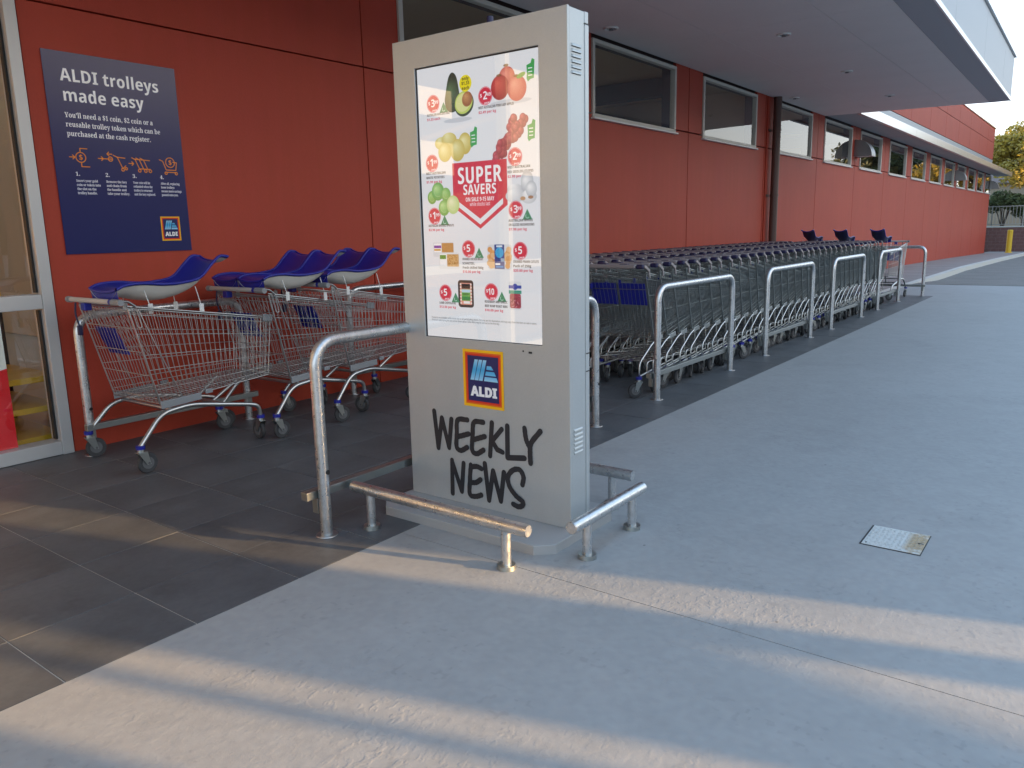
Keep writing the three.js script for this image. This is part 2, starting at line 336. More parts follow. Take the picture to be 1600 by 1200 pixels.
// ---------------------------------------------------------------- supermarket building
const JX = [5.0, 8.33, 11.68, 15.05, 18.4, 21.65, 24.95, 28.2, 31.5, 34.7, 37.87, 41.1, 44.3, 47.3, 50.0];
const WL = [5.45, 8.82, 12.19, 15.55, 18.87, 22.1, 25.5, 28.77, 32.02, 35.14, 38.3, 41.55, 44.65, 47.65], WW = 2.38;
const store = thing('supermarket_building', 'long rust red supermarket with high strip windows and a deep grey canopy', 'building', 0, 0, ZW);
{
  const pz = 0, back = -0.05, g = 0.005, wt = 0.16;
  // backing wall behind the panel joints, with the window openings left free
  const bk = new MB();
  bk.box(2.235, -0.6, back - wt, 50.0, 2.76, back); bk.box(2.235, 3.66, back - wt, 50.0, 6.08, back);
  let xp = 2.235; for (const x of WL) { bk.box(xp, 2.76, back - wt, x + 0.02, 3.66, back); xp = Math.min(50, x + WW - 0.02); }
  bk.box(50.0, -0.6, -9.6, 50.18, 6.08, back - 0.005);
  bk.build('backing_wall', M.joint, store);
  const panel = (x0, y0, x1, y1) => {
    const b = new MB(), q = x0 > 6 ? 0.009 : g; b.box(x0 + q, y0 + q, back, x1 - q, y1 - q, pz, 0.004);
    return mesh('wall_panel', b.geo(rr(0, 3), rr(0, 2)), M.wall, store);
  };
  const js = [2.235, ...JX];
  for (let i = 0; i < js.length - 1; i++) {
    panel(js[i], -0.6, js[i + 1], 2.79);
    if (i === 0) panel(js[0], 2.79, js[1], 3.74);
  }
  WL.forEach((x, i) => {                       // piers between windows, split at the joint
    const prev = i ? WL[i - 1] + WW : 5.0, j = JX[i];
    if (i === 0) panel(5.0, 2.79, x, 3.74); else { panel(prev, 2.79, j, 3.74); panel(j, 2.79, x, 3.74); }
  });
  // upper storey above the awning
  const ux = JX.slice(3);
  for (let i = 0; i < ux.length - 1; i++) { panel(ux[i], 4.5, ux[i + 1], 5.36); panel(ux[i], 5.36, ux[i + 1], 6.06); }
  panel(11.7, 4.5, 15.05, 5.36); panel(11.7, 5.36, 15.05, 6.06);
  const gb = new MB(); gb.box(11.7, 3.9, back, 50.0, 4.495, -0.008); gb.build('grey_band', M.fascia, store);
  const cap = new MB(); cap.box(11.7, 6.07, -0.3, 50.05, 6.13, 0.04, 0.005); cap.build('parapet_capping', M.bright, store);
  const rf = new MB(); rf.box(-9, 4.7, -5.2, 50.0, 4.85, back - wt - 0.01); rf.box(-9, 4.7, -9.6, 50.0, 4.85, -8.2); for (let x = -9; x < 50; x += 5.9) rf.box(x, 4.7, -8.19, x + 0.8, 4.85, -5.21); rf.build('roof', M.dark, store);
  const sl = new MB(); sl.quad(V(-9, 4.8, -8.25), V(50, 4.8, -8.25), V(50, 4.8, -5.15), V(-9, 4.8, -5.15)); sl.build('rooflight', M.glass, store);
  // the rooms behind the glass
  const inn = new MB();
  inn.box(-9, -0.6, -9.6, 50.0, 4.69, -9.4); inn.box(-9.2, -0.6, -9.6, -9, 4.69, 0); inn.box(-9, 3.85, -5.2, 49.98, 3.95, back - wt - 0.01);
  inn.box(-9, -0.1, -9.38, 49.98, 0.0, back - wt - 0.01);
  for (const x of [4.95, 15.05, 24.95, 37.87]) inn.box(x - 0.1, 0.01, -9.38, x + 0.1, 3.84, back - wt - 0.01);
  inn.build('interior', M.inside, store);
  const beam = new MB(); for (let k = 0; k < 12; k++) beam.box(5.2 + k * 3.7, 3.55, -9.3, 5.5 + k * 3.7, 3.83, -0.4); beam.box(5.1, 3.3, -3.2, 49, 3.6, -2.9); beam.build('roof_beam', M.dark, store);
  // windows
  WL.forEach((x) => {
    const w = part('window', store), f = new MB(), x1 = x + WW, y0 = 2.745, y1 = 3.675, t = 0.055;
    f.box(x, y0, -0.06, x1, y0 + 0.045, 0.02, 0.004); f.box(x, y1 - 0.045, -0.06, x1, y1, 0.02, 0.004);
    f.box(x, y0 + 0.046, -0.06, x + t, y1 - 0.046, 0.02, 0.004); f.box(x1 - t, y0 + 0.046, -0.06, x1, y1 - 0.046, 0.02, 0.004);
    f.build('frame', M.cream, w);
    const s = new MB(); s.box(x - 0.02, y0 - 0.025, -0.02, x1 + 0.02, y0 - 0.003, 0.055, 0.004); s.build('sill', M.white, w);
    const p = new MB(); p.quad(V(x + t - 0.01, y0 + 0.04, -0.02), V(x1 - t + 0.01, y0 + 0.04, -0.02), V(x1 - t + 0.01, y1 - 0.04, -0.02), V(x + t - 0.01, y1 - 0.04, -0.02)); p.build('pane', M.glass, w);
  });
  // downpipe between the third and fourth windows
  const dp = new MB(); dp.pipe([V(15.38, 0.0, 0.11), V(15.38, 3.72, 0.11)], 0.075, 14); dp.build('downpipe', M.brown, store);
  const dc = new MB(); for (const y of [0.6, 1.9, 3.1]) { dc.cyl(V(15.38, y, 0.11), V(15.38, y + 0.04, 0.11), 0.083, 0.083, 14); dc.box(15.18, y, 0.002, 15.32, y + 0.04, 0.03); } dc.build('pipe_bracket', M.brown, store);
  const rib = new MB(); rib.box(15.12, 0, 0.002, 15.17, 3.72, 0.02, 0.003); rib.build('cover_strip', M.wall, store);

  // main canopy: panels of the soffit, fascia, lip and capping
  const cn = part('canopy', store), SY = 3.72, zo = (x) => 5.32 - lerp(1.70, 1.84, (x - 5) / 14.3);  // outer edge (local z)
  const xe = (z) => lerp(18.82, 19.29, z / 3.48);                                               // slanting end
  const xs = [-8.8, -4.9, -1.2, 2.5, 6.2, 9.9, 13.6, 17.3, null], zj = [0.012, 1.11, 2.48, null];
  for (let i = 0; i < xs.length - 1; i++) for (let j = 0; j < 3; j++) {
    const P = (ii, jj, o) => { const zz = zj[jj] === null ? 3.5 : zj[jj]; const x = xs[ii] === null ? xe(zz) : xs[ii]; const z = zj[jj] === null ? zo(x) - 0.36 : zj[jj]; return [x, z]; };
    const q = [P(i, j), P(i + 1, j), P(i + 1, j + 1), P(i, j + 1)], gg = 0.003;
    q[0][0] += gg; q[3][0] += gg; q[1][0] -= gg; q[2][0] -= gg; q[0][1] += gg; q[1][1] += gg; q[2][1] -= gg; q[3][1] -= gg;
    const b = new MB(), lo = q.map(([x, z]) => V(x, SY, z)), hi = q.map(([x, z]) => V(x, SY + 0.03, z));
    b.quad(...lo); b.quad(hi[3], hi[2], hi[1], hi[0]); for (let k = 0; k < 4; k++) b.quad(lo[k], hi[k], hi[(k + 1) % 4], lo[(k + 1) % 4]);
    b.build('soffit_panel', M.soffit, cn);
  }
  const slabQ = (xa, xb, za, zb, y0, y1, name, mat) => {   // prism following the canopy's outer edge
    const b = new MB(), c = [[xa, za], [xb, za], [xb, zb], [xa, zb]].map(([x, o]) => [x, zo(x) + o]);
    const lo = c.map(([x, z]) => V(x, y0, z)), hi = c.map(([x, z]) => V(x, y1, z));
    b.quad(...lo); b.quad(hi[3], hi[2], hi[1], hi[0]); for (let k = 0; k < 4; k++) b.quad(lo[k], hi[k], hi[(k + 1) % 4], lo[(k + 1) % 4]);
    return b.build(name, mat, cn);
  };
  slabQ(-8.8, 19.27, -0.357, -0.01, SY - 0.004, SY + 0.03, 'soffit_border', M.awning);
  slabQ(-8.8, 19.29, -0.009, 0.012, SY - 0.012, SY + 0.05, 'drip_edge', M.bright);
  const fx = [-8.8, -6, -3, 0, 2.6, 5.5, 8.5, 11.54, 14.6, 17.5, 19.28];
  for (let i = 0; i < fx.length - 1; i++) slabQ(fx[i] + 0.004, fx[i + 1] - 0.004, -0.05, 0.002, SY + 0.055, 4.53, 'fascia_panel', M.fascia);
  slabQ(-8.8, 19.33, -0.3, 0.04, 4.535, 4.62, 'fascia_capping', M.bright);
  const top = new MB();
  { const c = [[-8.8, -0.04], [18.78, -0.04], [19.25, 3.44], [-8.8, zo(-8.8) - 0.06]], lo = c.map(([x, z]) => V(x, 4.44, z)), hi = c.map(([x, z]) => V(x, 4.5, z)); top.quad(...lo); top.quad(hi[3], hi[2], hi[1], hi[0]); }
  { const e = [V(18.815, SY + 0.031, 0.012), V(19.27, SY + 0.031, zo(19.27) - 0.055)]; top.quad(e[0], e[1], V(e[1].x, 4.53, e[1].z), V(e[0].x, 4.53, e[0].z)); }
  top.build('canopy_shell', M.fascia, cn);

  // shade awning along the far windows
  const aw = part('awning', store);
  const ax = [18.9, 21.75, 25.1, 28.4, 31.7, 34.95, 38.1, 41.3, 44.5, 47.6, 50.3, 52.4];
  for (let i = 0; i < ax.length - 1; i++) { const b = new MB(); b.box(ax[i] + 0.012, 3.735, 0.01, ax[i + 1] - 0.012, 3.775, 0.66); b.build('underside_panel', M.awning, aw); }
  const am = new MB(); am.box(18.9, 3.78, 0.005, 52.4, 3.86, 0.66); for (const x of ax) am.box(x - 0.01, 3.74, 0.012, x + 0.01, 3.779, 0.65); am.build('awning_core', M.dark, aw);
  for (let i = 0; i < ax.length - 1; i++) { const b = new MB(); b.box(ax[i] + (i ? 0.002 : 0), 3.70, 0.662, ax[i + 1] - 0.002, 3.92, 0.75, 0.01); b.build('fascia_panel', M.bright, aw); }

  // glazed entrance at the left
  const en = part('entrance_glazing', store), fm = new MB(), ex = [-8.9, -7.1, -5.3, -3.5, -1.48, 0.35, 2.16];
  for (const x of ex) fm.box(x, 0.0, -0.13, x + 0.07, 3.71, 0.02, 0.004);
  for (let i = 0; i < ex.length - 1; i++) for (const [a, b] of [[0.003, 0.09], [0.95, 1.04], [3.62, 3.7]]) fm.box(ex[i] + 0.071, a, -0.125, ex[i + 1] - 0.001, b, 0.015, 0.004);
  fm.build('frame', M.alu, en);
  for (let i = 0; i < ex.length - 1; i++) for (const [a, b] of [[0.09, 0.95], [1.04, 3.62]]) { const p = new MB(); p.quad(V(ex[i] + 0.06, a - 0.008, -0.05), V(ex[i + 1] + 0.008, a - 0.008, -0.05), V(ex[i + 1] + 0.008, b + 0.008, -0.05), V(ex[i] + 0.06, b + 0.008, -0.05)); p.build('pane', M.glass, en); }
  const gk = new MB(); gk.box(2.146, 0.1, -0.07, 2.158, 0.94, -0.03); gk.box(2.146, 1.05, -0.07, 2.158, 3.6, -0.03); gk.build('gasket', M.black, en);
}
// things inside and on the glazing
{
  const cv = document.createElement('canvas'); cv.width = 512; cv.height = 512; const c = cv.getContext('2d');
  c.fillStyle = '#e9efe6'; c.fillRect(0, 0, 512, 512); c.fillStyle = '#d8121f'; c.beginPath(); c.moveTo(0, 400); c.lineTo(512, 210); c.lineTo(512, 512); c.lineTo(0, 512); c.fill();
  c.lineWidth = 26; c.strokeStyle = '#d8121f'; c.beginPath(); c.moveTo(300, 235); c.lineTo(470, 172); c.stroke();
  const t = new THREE.CanvasTexture(cv); t.colorSpace = THREE.SRGBColorSpace; t.repeat.set(1 / 1.5, 1 / 0.86); t.offset.set(-0.43 / 1.5, -0.09 / 0.86);
  const p = new MB(); p.box(0.44, 0.093, ZW - 0.062, 1.93, 0.945, ZW - 0.056);
  tag(p.build('window_poster', std({ map: t, roughness: 0.6 })), 'red and white poster on the lower pane of the glazed entrance', 'poster');
  for (const [x0, x1, y0, y1, l] of [[-0.6, 0.33, 1.93, 2.24, 'lower white sheet on the entrance glass left of the red poster'], [-0.6, 0.33, 2.48, 2.74, 'upper white sheet on the entrance glass left of the red poster'], [-4.0, -1.42, 1.98, 3.1, 'broad white sheet on the far left entrance glass']]) {
    const q = new MB(); q.box(x0, y0, ZW - 0.062, x1, y1, ZW - 0.056); tag(q.build('window_sheet', M.white), l, 'poster');
  }
  const d = thing('display_stand', 'low yellow display stand just inside the entrance glass', 'display stand', 1.95, 0, ZW - 0.55);
  const b = new MB(); for (let k = 0; k < 3; k++) b.box(-0.3, 0.05 + k * 0.2, -0.5, 0.35, 0.09 + k * 0.2, 0.3, 0.004); b.build('shelf', M.yellow, d);
  const u = new MB(); for (const x of [-0.3, 0.32]) for (const z of [-0.5, 0.28]) u.box(x, 0, z, x + 0.03, 1.2, z + 0.03); u.build('upright', M.dark, d);
  const s = new MB(); s.box(-0.1, 1.0, -0.05, 0.2, 1.16, -0.03, 0.004); s.build('price_board', M.yellow, d);
}
{ // trolley notice on the wall
  const cv = document.createElement('canvas'); cv.width = 1024; cv.height = 1460; const c = cv.getContext('2d');
  c.fillStyle = '#1b1f5c'; c.fillRect(0, 0, 1024, 1460);
  c.fillStyle = '#ffffff'; c.font = 'bold 124px sans-serif'; c.textBaseline = 'alphabetic';
  const fit = (s, x, y, w) => { c.save(); c.translate(x, y); c.scale(w / c.measureText(s).width, 1); c.fillText(s, 0, 0); c.restore(); };
  fit('ALDI trolleys', 112, 205, 760); fit('made easy', 112, 345, 620);
  c.font = 'bold 50px serif'; fit('You’ll need a $1 coin, $2 coin or a', 112, 462, 680); fit('reusable trolley token which can be', 112, 528, 735); fit('purchased at the cash register.', 112, 594, 650);
  c.strokeStyle = c.fillStyle = '#f08a1d'; c.lineWidth = 7; c.lineCap = c.lineJoin = 'round';
  const ln = (...p) => { c.beginPath(); p.forEach(([x, y], i) => i ? c.lineTo(x, y) : c.moveTo(x, y)); c.stroke(); }, ci = (x, y, r) => { c.beginPath(); c.arc(x, y, r, 0, 7); c.stroke(); };
  const arrow = (x, y, s = 1) => { ln([x - 38 * s, y], [x, y]); ln([x - 14 * s, y - 14], [x, y], [x - 14 * s, y + 14]); };
  c.font = 'bold 54px sans-serif'; c.textAlign = 'center';
  ci(192, 745, 36); c.fillText('$', 192, 764); ln([192, 706], [192, 680], [244, 680]); ln([192, 784], [192, 812], [250, 812]); arrow(148, 745);
  arrow(360, 745); ln([330, 745], [430, 745]); ci(415, 745, 16); ln([440, 715], [470, 728], [505, 812], [530, 790]); ln([470, 728], [530, 732]); ci(505, 820, 11); ci(532, 812, 9); arrow(392, 708, -1);
  for (const o of [0, 34, 68]) { ln([585 + o, 725], [612 + o, 738], [640 + o, 808]); } ln([606, 735], [730, 740]); ln([640, 808], [730, 808]); for (const x of [640, 690, 728]) ci(x, 822, 11); arrow(596, 770);
  ln([815, 728], [842, 738], [866, 806], [950, 806], [962, 745], [930, 742]); ci(905, 746, 38); c.fillText('$', 905, 765); ln([860, 824], [955, 824]); ci(862, 832, 10); ci(952, 832, 10);
  c.textAlign = 'left'; c.fillStyle = '#ffffff';
  const col = (x, n, L) => { c.font = 'bold 40px serif'; c.fillText(n, x, 880); c.font = 'bold 25px serif'; const mw = Math.max(...L.map((s) => c.measureText(s).width)); L.forEach((s, i) => fit(s, x, 925 + i * 30, 178 * c.measureText(s).width / mw)); };
  col(138, '1.', ['Insert your gold', 'coin or token into', 'the slot on the', 'trolley handle.']); col(362, '2.', ['Remove the key', 'and chain from', 'the handle and', 'take your trolley.']);
  col(575, '3.', ['Your coin will be', 'refunded when the', 'trolley is returned', 'and the key replaced.']); col(805, '4.', ['After all, replacing', 'loose trolleys', 'means more savings', 'passed onto you.']);
  drawBadge(c, 770, 1180, 168, 196);
  const t = new THREE.CanvasTexture(cv); t.colorSpace = THREE.SRGBColorSpace; t.repeat.set(1 / 0.87, 1 / 1.242);
  const b = new MB(); b.box(0, 0, 0, 0.87, 1.242, 0.006);
  const m = b.build('wall_notice', phys({ map: t, roughness: 0.24, clearcoat: 0.15, clearcoatRoughness: 0.2 }));
  m.position.set(2.343, 1.28, ZW + 0.0015); tag(m, 'large navy trolley notice with white lettering on the red wall', 'notice');
}
function drawBadge(c, x, y, w, h) {            // striped letter badge in yellow, red and navy
  const R = (k, col) => { c.fillStyle = col; c.fillRect(x + k * w, y + k * w, w * (1 - 2 * k), h - 2 * k * w); };
  R(0, '#f6b912'); R(0.055, '#e2601f'); R(0.085, '#d9331f'); R(0.12, '#22265c');
  const g = c.createLinearGradient(0, y + h * 0.17, 0, y + h * 0.52); g.addColorStop(0, '#a6d5ee'); g.addColorStop(0.5, '#3fa9dd'); g.addColorStop(1, '#9ad0ee'); c.fillStyle = g;
  const P = (...p) => { c.beginPath(); p.forEach(([a, b], i) => i ? c.lineTo(x + a * w, y + b * h) : c.moveTo(x + a * w, y + b * h)); c.closePath(); c.fill(); };
  for (let k = 0; k < 3; k++) { const o = k * 0.105; P([0.30 + o, 0.17], [0.385 + o, 0.17], [0.275 + o, 0.53], [0.18 + o, 0.53]); }
  P([0.60, 0.265], [0.70, 0.265], [0.76, 0.33], [0.585, 0.33]); P([0.575, 0.36], [0.775, 0.36], [0.82, 0.43], [0.55, 0.43]); P([0.54, 0.455], [0.83, 0.455], [0.865, 0.53], [0.52, 0.53]);
  c.fillStyle = '#f2f2f2'; c.save(); c.font = `bold ${Math.round(h * 0.22)}px sans-serif`; c.textAlign = 'left'; c.textBaseline = 'alphabetic';
  c.translate(x + 0.19 * w, y + 0.80 * h); c.scale(0.64 * w / c.measureText('ALDI').width, 1); c.fillText('ALDI', 0, 0); c.lineWidth = h * 0.018; c.strokeStyle = '#f2f2f2'; c.strokeText('ALDI', 0, 0); c.restore();
}
// recessed lights in the soffit
{
  const P = [[8.74, -5.0, 'small round downlight in the canopy soffit nearest the digital sign'], [10.49, -3.515, 'first outer-row downlight in the middle of the soffit above the hoops'], [13.64, -3.55, 'second outer-row downlight further along the middle of the soffit'], [15.69, -5.0, 'small downlight close to the wall beside the downpipe top'], [16.74, -3.56, 'farthest outer-row downlight near the end of the soffit']];
  let proto;
  for (const [x, z, l] of P) {
    if (proto) { copy(proto, l, 'downlight', x, 3.72, z, 0, 'downlights in the canopy soffit'); continue; }
    proto = thing('downlight', l, 'downlight', x, 3.72, z, 0, 'downlights in the canopy soffit');
    const r = new MB(); r.add(new THREE.TorusGeometry(0.075, 0.014, 8, 20).rotateX(Math.PI / 2), new THREE.Matrix4().makeTranslation(0, -0.006, 0)); r.build('rim', M.white, proto);
    const d = new MB(); d.cyl(V(0, -0.001, 0), V(0, -0.004, 0), 0.07, 0.07, 20); d.build('reflector', M.zinc, proto);
    const q = new MB(); q.cyl(V(0, -0.004, 0), V(0, -0.03, 0), 0.02, 0.03, 12); q.build('cone', M.greyPlastic, proto);
  }
}
// half-dome wall lights between the far windows
{
  const P = [[21.72, 'nearest half-dome wall light between high windows beyond the canopy'], [37.92, 'smaller-looking half-dome wall light further along the windows'], [49.9, 'half-dome wall light at the far corner of the red wall']];
  let proto;
  for (const [x, l] of P) {
    if (proto) { copy(proto, l, 'wall light', x, 3.0, ZW + 0.004, 0, 'half-dome wall lights'); continue; }
    proto = thing('wall_light', l, 'wall light', x, 3.0, ZW + 0.004, 0, 'half-dome wall lights');
    const s = new MB(), n = 14, w = 0.2, R = 0.42;       // quarter-round hood, open below
    for (let k = 0; k < n; k++) { const a = k / n * Math.PI / 2, b = (k + 1) / n * Math.PI / 2; s.quad(V(-w, R * Math.cos(a), R * Math.sin(a)), V(w, R * Math.cos(a), R * Math.sin(a)), V(w, R * Math.cos(b), R * Math.sin(b)), V(-w, R * Math.cos(b), R * Math.sin(b))); }
    for (const q of [-w, w]) for (let k = 0; k < n; k++) { const a = k / n * Math.PI / 2, b = (k + 1) / n * Math.PI / 2; s.quad(V(q, 0, 0), V(q, R * Math.cos(a), R * Math.sin(a)), V(q, R * Math.cos(b), R * Math.sin(b)), V(q, 0, 0.0001)); }
    s.build('hood', M.steelDark, proto);
    const l2 = new MB(); l2.box(-w + 0.02, 0.012, 0.01, w - 0.02, 0.05, R - 0.04); l2.build('lens', M.white, proto);
  }
}

// ---------------------------------------------------------------- digital sign (kiosk)
const KX = 2.80, KZ = -2.775, KY = 0.045, KW = 0.975, KH = 2.197, KD = 0.158;
{
  const k = thing('digital_sign', 'tall silver digital sign with a lit offers screen and hand-lettered lower panel', 'digital sign', KX, KY, KZ);
  const sy0 = 0.868 - KY, sy1 = 2.112 - KY, sz0 = 0.136, sz1 = 0.832;
  const face = new THREE.Shape([[0, 0], [KW, 0], [KW, KH], [0, KH]].map(([a, b]) => new THREE.Vector2(a, b)));
  face.holes.push(new THREE.Path([[sz0, sy0], [sz0, sy1], [sz1, sy1], [sz1, sy0]].map(([a, b]) => new THREE.Vector2(a, b))));
  const toX = new THREE.Matrix4().set(0, 0, 1, 0, 0, 1, 0, 0, 1, 0, 0, 0, 0, 0, 0, 1);   // shape x -> z, shape y -> y, depth -> +x
  const fb = new MB();
  const eg = new THREE.ExtrudeGeometry(face, { depth: 0.012, bevelEnabled: true, bevelThickness: 0.002, bevelSize: 0.002, bevelOffset: -0.002, bevelSegments: 2 }).applyMatrix4(toX);
  { const I = []; for (let q = 0; q < eg.attributes.position.count; q += 3) I.push(q, q + 2, q + 1); eg.setIndex(I); }
  fb.add(eg); 
  fb.build('front_panel', M.kiosk, k);
  const body = new MB(); body.box(0.0145, 0.001, 0.002, KD - 0.03, KH - 0.002, KW - 0.001, 0.003); body.build('cabinet', M.kiosk, k);
  const rear = new MB(); rear.box(KD - 0.0295, 0.001, 0.0, KD, KH - 0.05, KW + 0.0025, 0.003); rear.box(KD - 0.0295, KH - 0.046, 0.0, KD, KH, KW + 0.0005, 0.003); rear.build('rear_door', M.kiosk, k);
  const notch = new MB(); notch.box(KD - 0.034, KH - 0.0495, KW - 0.004, KD + 0.002, KH - 0.0465, KW + 0.001); notch.box(KD - 0.03, 0.70, KW + 0.0026, KD + 0.002, 0.705, KW + 0.0032); notch.box(KD - 0.03, 0.78, KW + 0.0026, KD + 0.002, 0.785, KW + 0.0032); notch.build('door_gap', M.black, k);
  // vents
  for (const [y0, n, st] of [[1.99, 6, 0.0208], [0.388, 6, 0.0205]]) for (let i = 0; i < n; i++) {
    const v = new MB(), y = y0 - KY + i * st, x0 = 0.026, x1 = 0.100, h = 0.011, o = 0.006;
    const m = 7; for (let q = 0; q < m; q++) { const a = q / m * Math.PI / 2, b = (q + 1) / m * Math.PI / 2; const f = (t) => [y + h * Math.cos(t), KW - 0.001 + o * Math.sin(t)]; const [ya, za] = f(a), [yb, zb] = f(b); const e = 0.004; v.quad(V(x0 + e * Math.sin(a), ya, za), V(x1 - e * Math.sin(a), ya, za), V(x1 - e * Math.sin(b), yb, zb), V(x0 + e * Math.sin(b), yb, zb)); if (q === 0) { v.quad(V(x0, y, KW - 0.001), V(x0, y + h, KW - 0.001), V(x0 + e, y, KW + o), V(x0 + e, y, KW + o)); v.quad(V(x1, y, KW - 0.001), V(x1, y + h, KW - 0.001), V(x1 - e, y, KW + o), V(x1 - e, y, KW + o)); } }
    const lv = v.build('vent_louvre', M.kiosk, k);
    const s = new MB(); s.box(x0 + 0.002, y - 0.0015, KW - 0.002, x1 - 0.002, y + 0.0012, KW + 0.0005); s.build('slot', M.black, lv);
  }
  // screen
  const W = 640, H = 1144, cv = document.createElement('canvas'); cv.width = W; cv.height = H; drawScreen(cv.getContext('2d'), W, H);
  const st = new THREE.CanvasTexture(cv); st.colorSpace = THREE.SRGBColorSpace;
  const sg = new THREE.PlaneGeometry(sz1 - sz0, sy1 - sy0); 
  const sm = mesh('screen', sg, phys({ color: lin(0.03, 0.03, 0.035), emissive: 0xffffff, emissiveMap: st, emissiveIntensity: 0.168, roughness: 0.02, ior: 1.85 }), k);
  sm.position.set(0.008, (sy0 + sy1) / 2, (sz0 + sz1) / 2); sm.rotation.y = -Math.PI / 2;
  const bz = new MB(), e = 0.006; bz.box(0.004, sy0, sz0, 0.0095, sy1, sz0 + e); bz.box(0.004, sy0, sz1 - e * 0.5, 0.0095, sy1, sz1); bz.box(0.004, sy1 - e, sz0 + e, 0.0095, sy1, sz1 - e * 0.5); bz.box(0.004, sy0, sz0 + e, 0.0095, sy0 + e * 0.5, sz1 - e * 0.5); bz.build('screen_gasket', M.black, k);
  // badge
  const bc = document.createElement('canvas'); bc.width = 384; bc.height = 430; drawBadge(bc.getContext('2d'), 0, 0, 384, 430);
  const bt = new THREE.CanvasTexture(bc); bt.colorSpace = THREE.SRGBColorSpace;
  const bm = mesh('badge', new THREE.PlaneGeometry(0.243, 0.277), std({ map: bt, roughness: 0.35 }), k); bm.position.set(-0.0035, 0.687 - KY, 0.493); bm.rotation.y = -Math.PI / 2;
  const sn = new MB(); sn.cyl(V(-0.0005, 0.838 - KY, 0.729), V(-0.004, 0.838 - KY, 0.729), 0.004, 0.004, 10); sn.boxR([-0.002, 0.834 - KY, 0.768], [0.004, 0.009, 0.018], [0, 0, 0]); sn.build('sensor', M.black, k);
  const an = new MB(); an.cyl(V(0.11, KH, 0.5), V(0.11, KH + 0.055, 0.5), 0.018, 0.014, 12); an.build('antenna', M.navy, k);
  // hand lettering, vinyl strokes 0.6 mm thick
  const words = { W: '172,495 191,308 222,466 263,319 285,467', E: '387,477 326,469 317,401 315,327 339,317 381,339|319,383 395,409', F: '485,478 429,471 418,406 415,324 440,316 483,341|420,383 494,410', K: '538,482 522,318|596,459 537,394 566,356 598,348', L: '629,479 627,326 724,339', Y: '728,482 737,429 751,402|816,479 762,412 758,373 760,321' };
  const words2 = { N: '279,258 275,85|280,251 336,106 354,254', E: '400,253 391,173 391,98 429,98 461,111|400,243 440,252 468,246|394,164 432,170 461,190', W: '488,274 508,93 538,246 580,102 603,249', S: '710,208 717,248 697,278 660,272 627,233 634,189 673,147 712,124 709,108 687,97 656,104' };
  const letter = (paths, wd, round) => {
    const b = new MB(); let lay = 0;
    for (const p of paths.split('|')) {
      let q = p.split(' ').map((s) => { const [a, c] = s.split(',').map(Number); return new THREE.Vector2(a / 1000, c / 1000 - KY); });
      if (round) { const cr = new THREE.CatmullRomCurve3(q.map((a) => V(a.x, a.y, 0))); q = cr.getPoints(q.length * 5).map((a) => new THREE.Vector2(a.x, a.y)); }
      const x = () => -0.0034 - (lay++) * 0.00003;
      q.forEach((a, i) => {
        const r = wd * (1 + 0.05 * Math.sin(i * 2.1 + a.x * 40)) / 2;
        const d = new THREE.CircleGeometry(r, 14); d.rotateY(-Math.PI / 2); b.add(d, new THREE.Matrix4().makeTranslation(x(), a.y, a.x));
        if (i) { const o = q[i - 1], t = a.clone().sub(o), nn = new THREE.Vector2(-t.y, t.x).normalize(), r0 = wd * (1 + 0.05 * Math.sin((i - 1) * 2.1 + o.x * 40)) / 2, xx = x(); b.quad(V(xx, o.y + nn.y * r0, o.x + nn.x * r0), V(xx, a.y + nn.y * r, a.x + nn.x * r), V(xx, a.y - nn.y * r, a.x - nn.x * r), V(xx, o.y - nn.y * r0, o.x - nn.x * r0)); }
      });
    }
    b.build('letter', M.ink, k);
  };
  for (const q of [words, words2]) for (const [n, p] of Object.entries(q)) letter(p, 0.0265, 'SEFY'.includes(n));
  // grey plinth with clipped corners
  const ps = new THREE.Shape([[-0.245 + 0.07, -1.02], [0.3, -1.02], [0.37, -0.95], [0.37, -0.055], [0.3, 0.015], [-0.245 + 0.07, 0.015], [-0.245, -0.055], [-0.245, -0.95]].map(([a, b]) => new THREE.Vector2(a, b)));
  const pg = new THREE.ExtrudeGeometry(ps, { depth: KY - 0.005, bevelEnabled: true, bevelThickness: 0.004, bevelSize: 0.004, bevelOffset: -0.004, bevelSegments: 2 }); pg.rotateX(-Math.PI / 2);
  const pb = new MB(); pb.add(pg, new THREE.Matrix4().makeTranslation(0, -KY + 0.0005, -0.01)); pb.build('plinth', M.plinth, k);
}
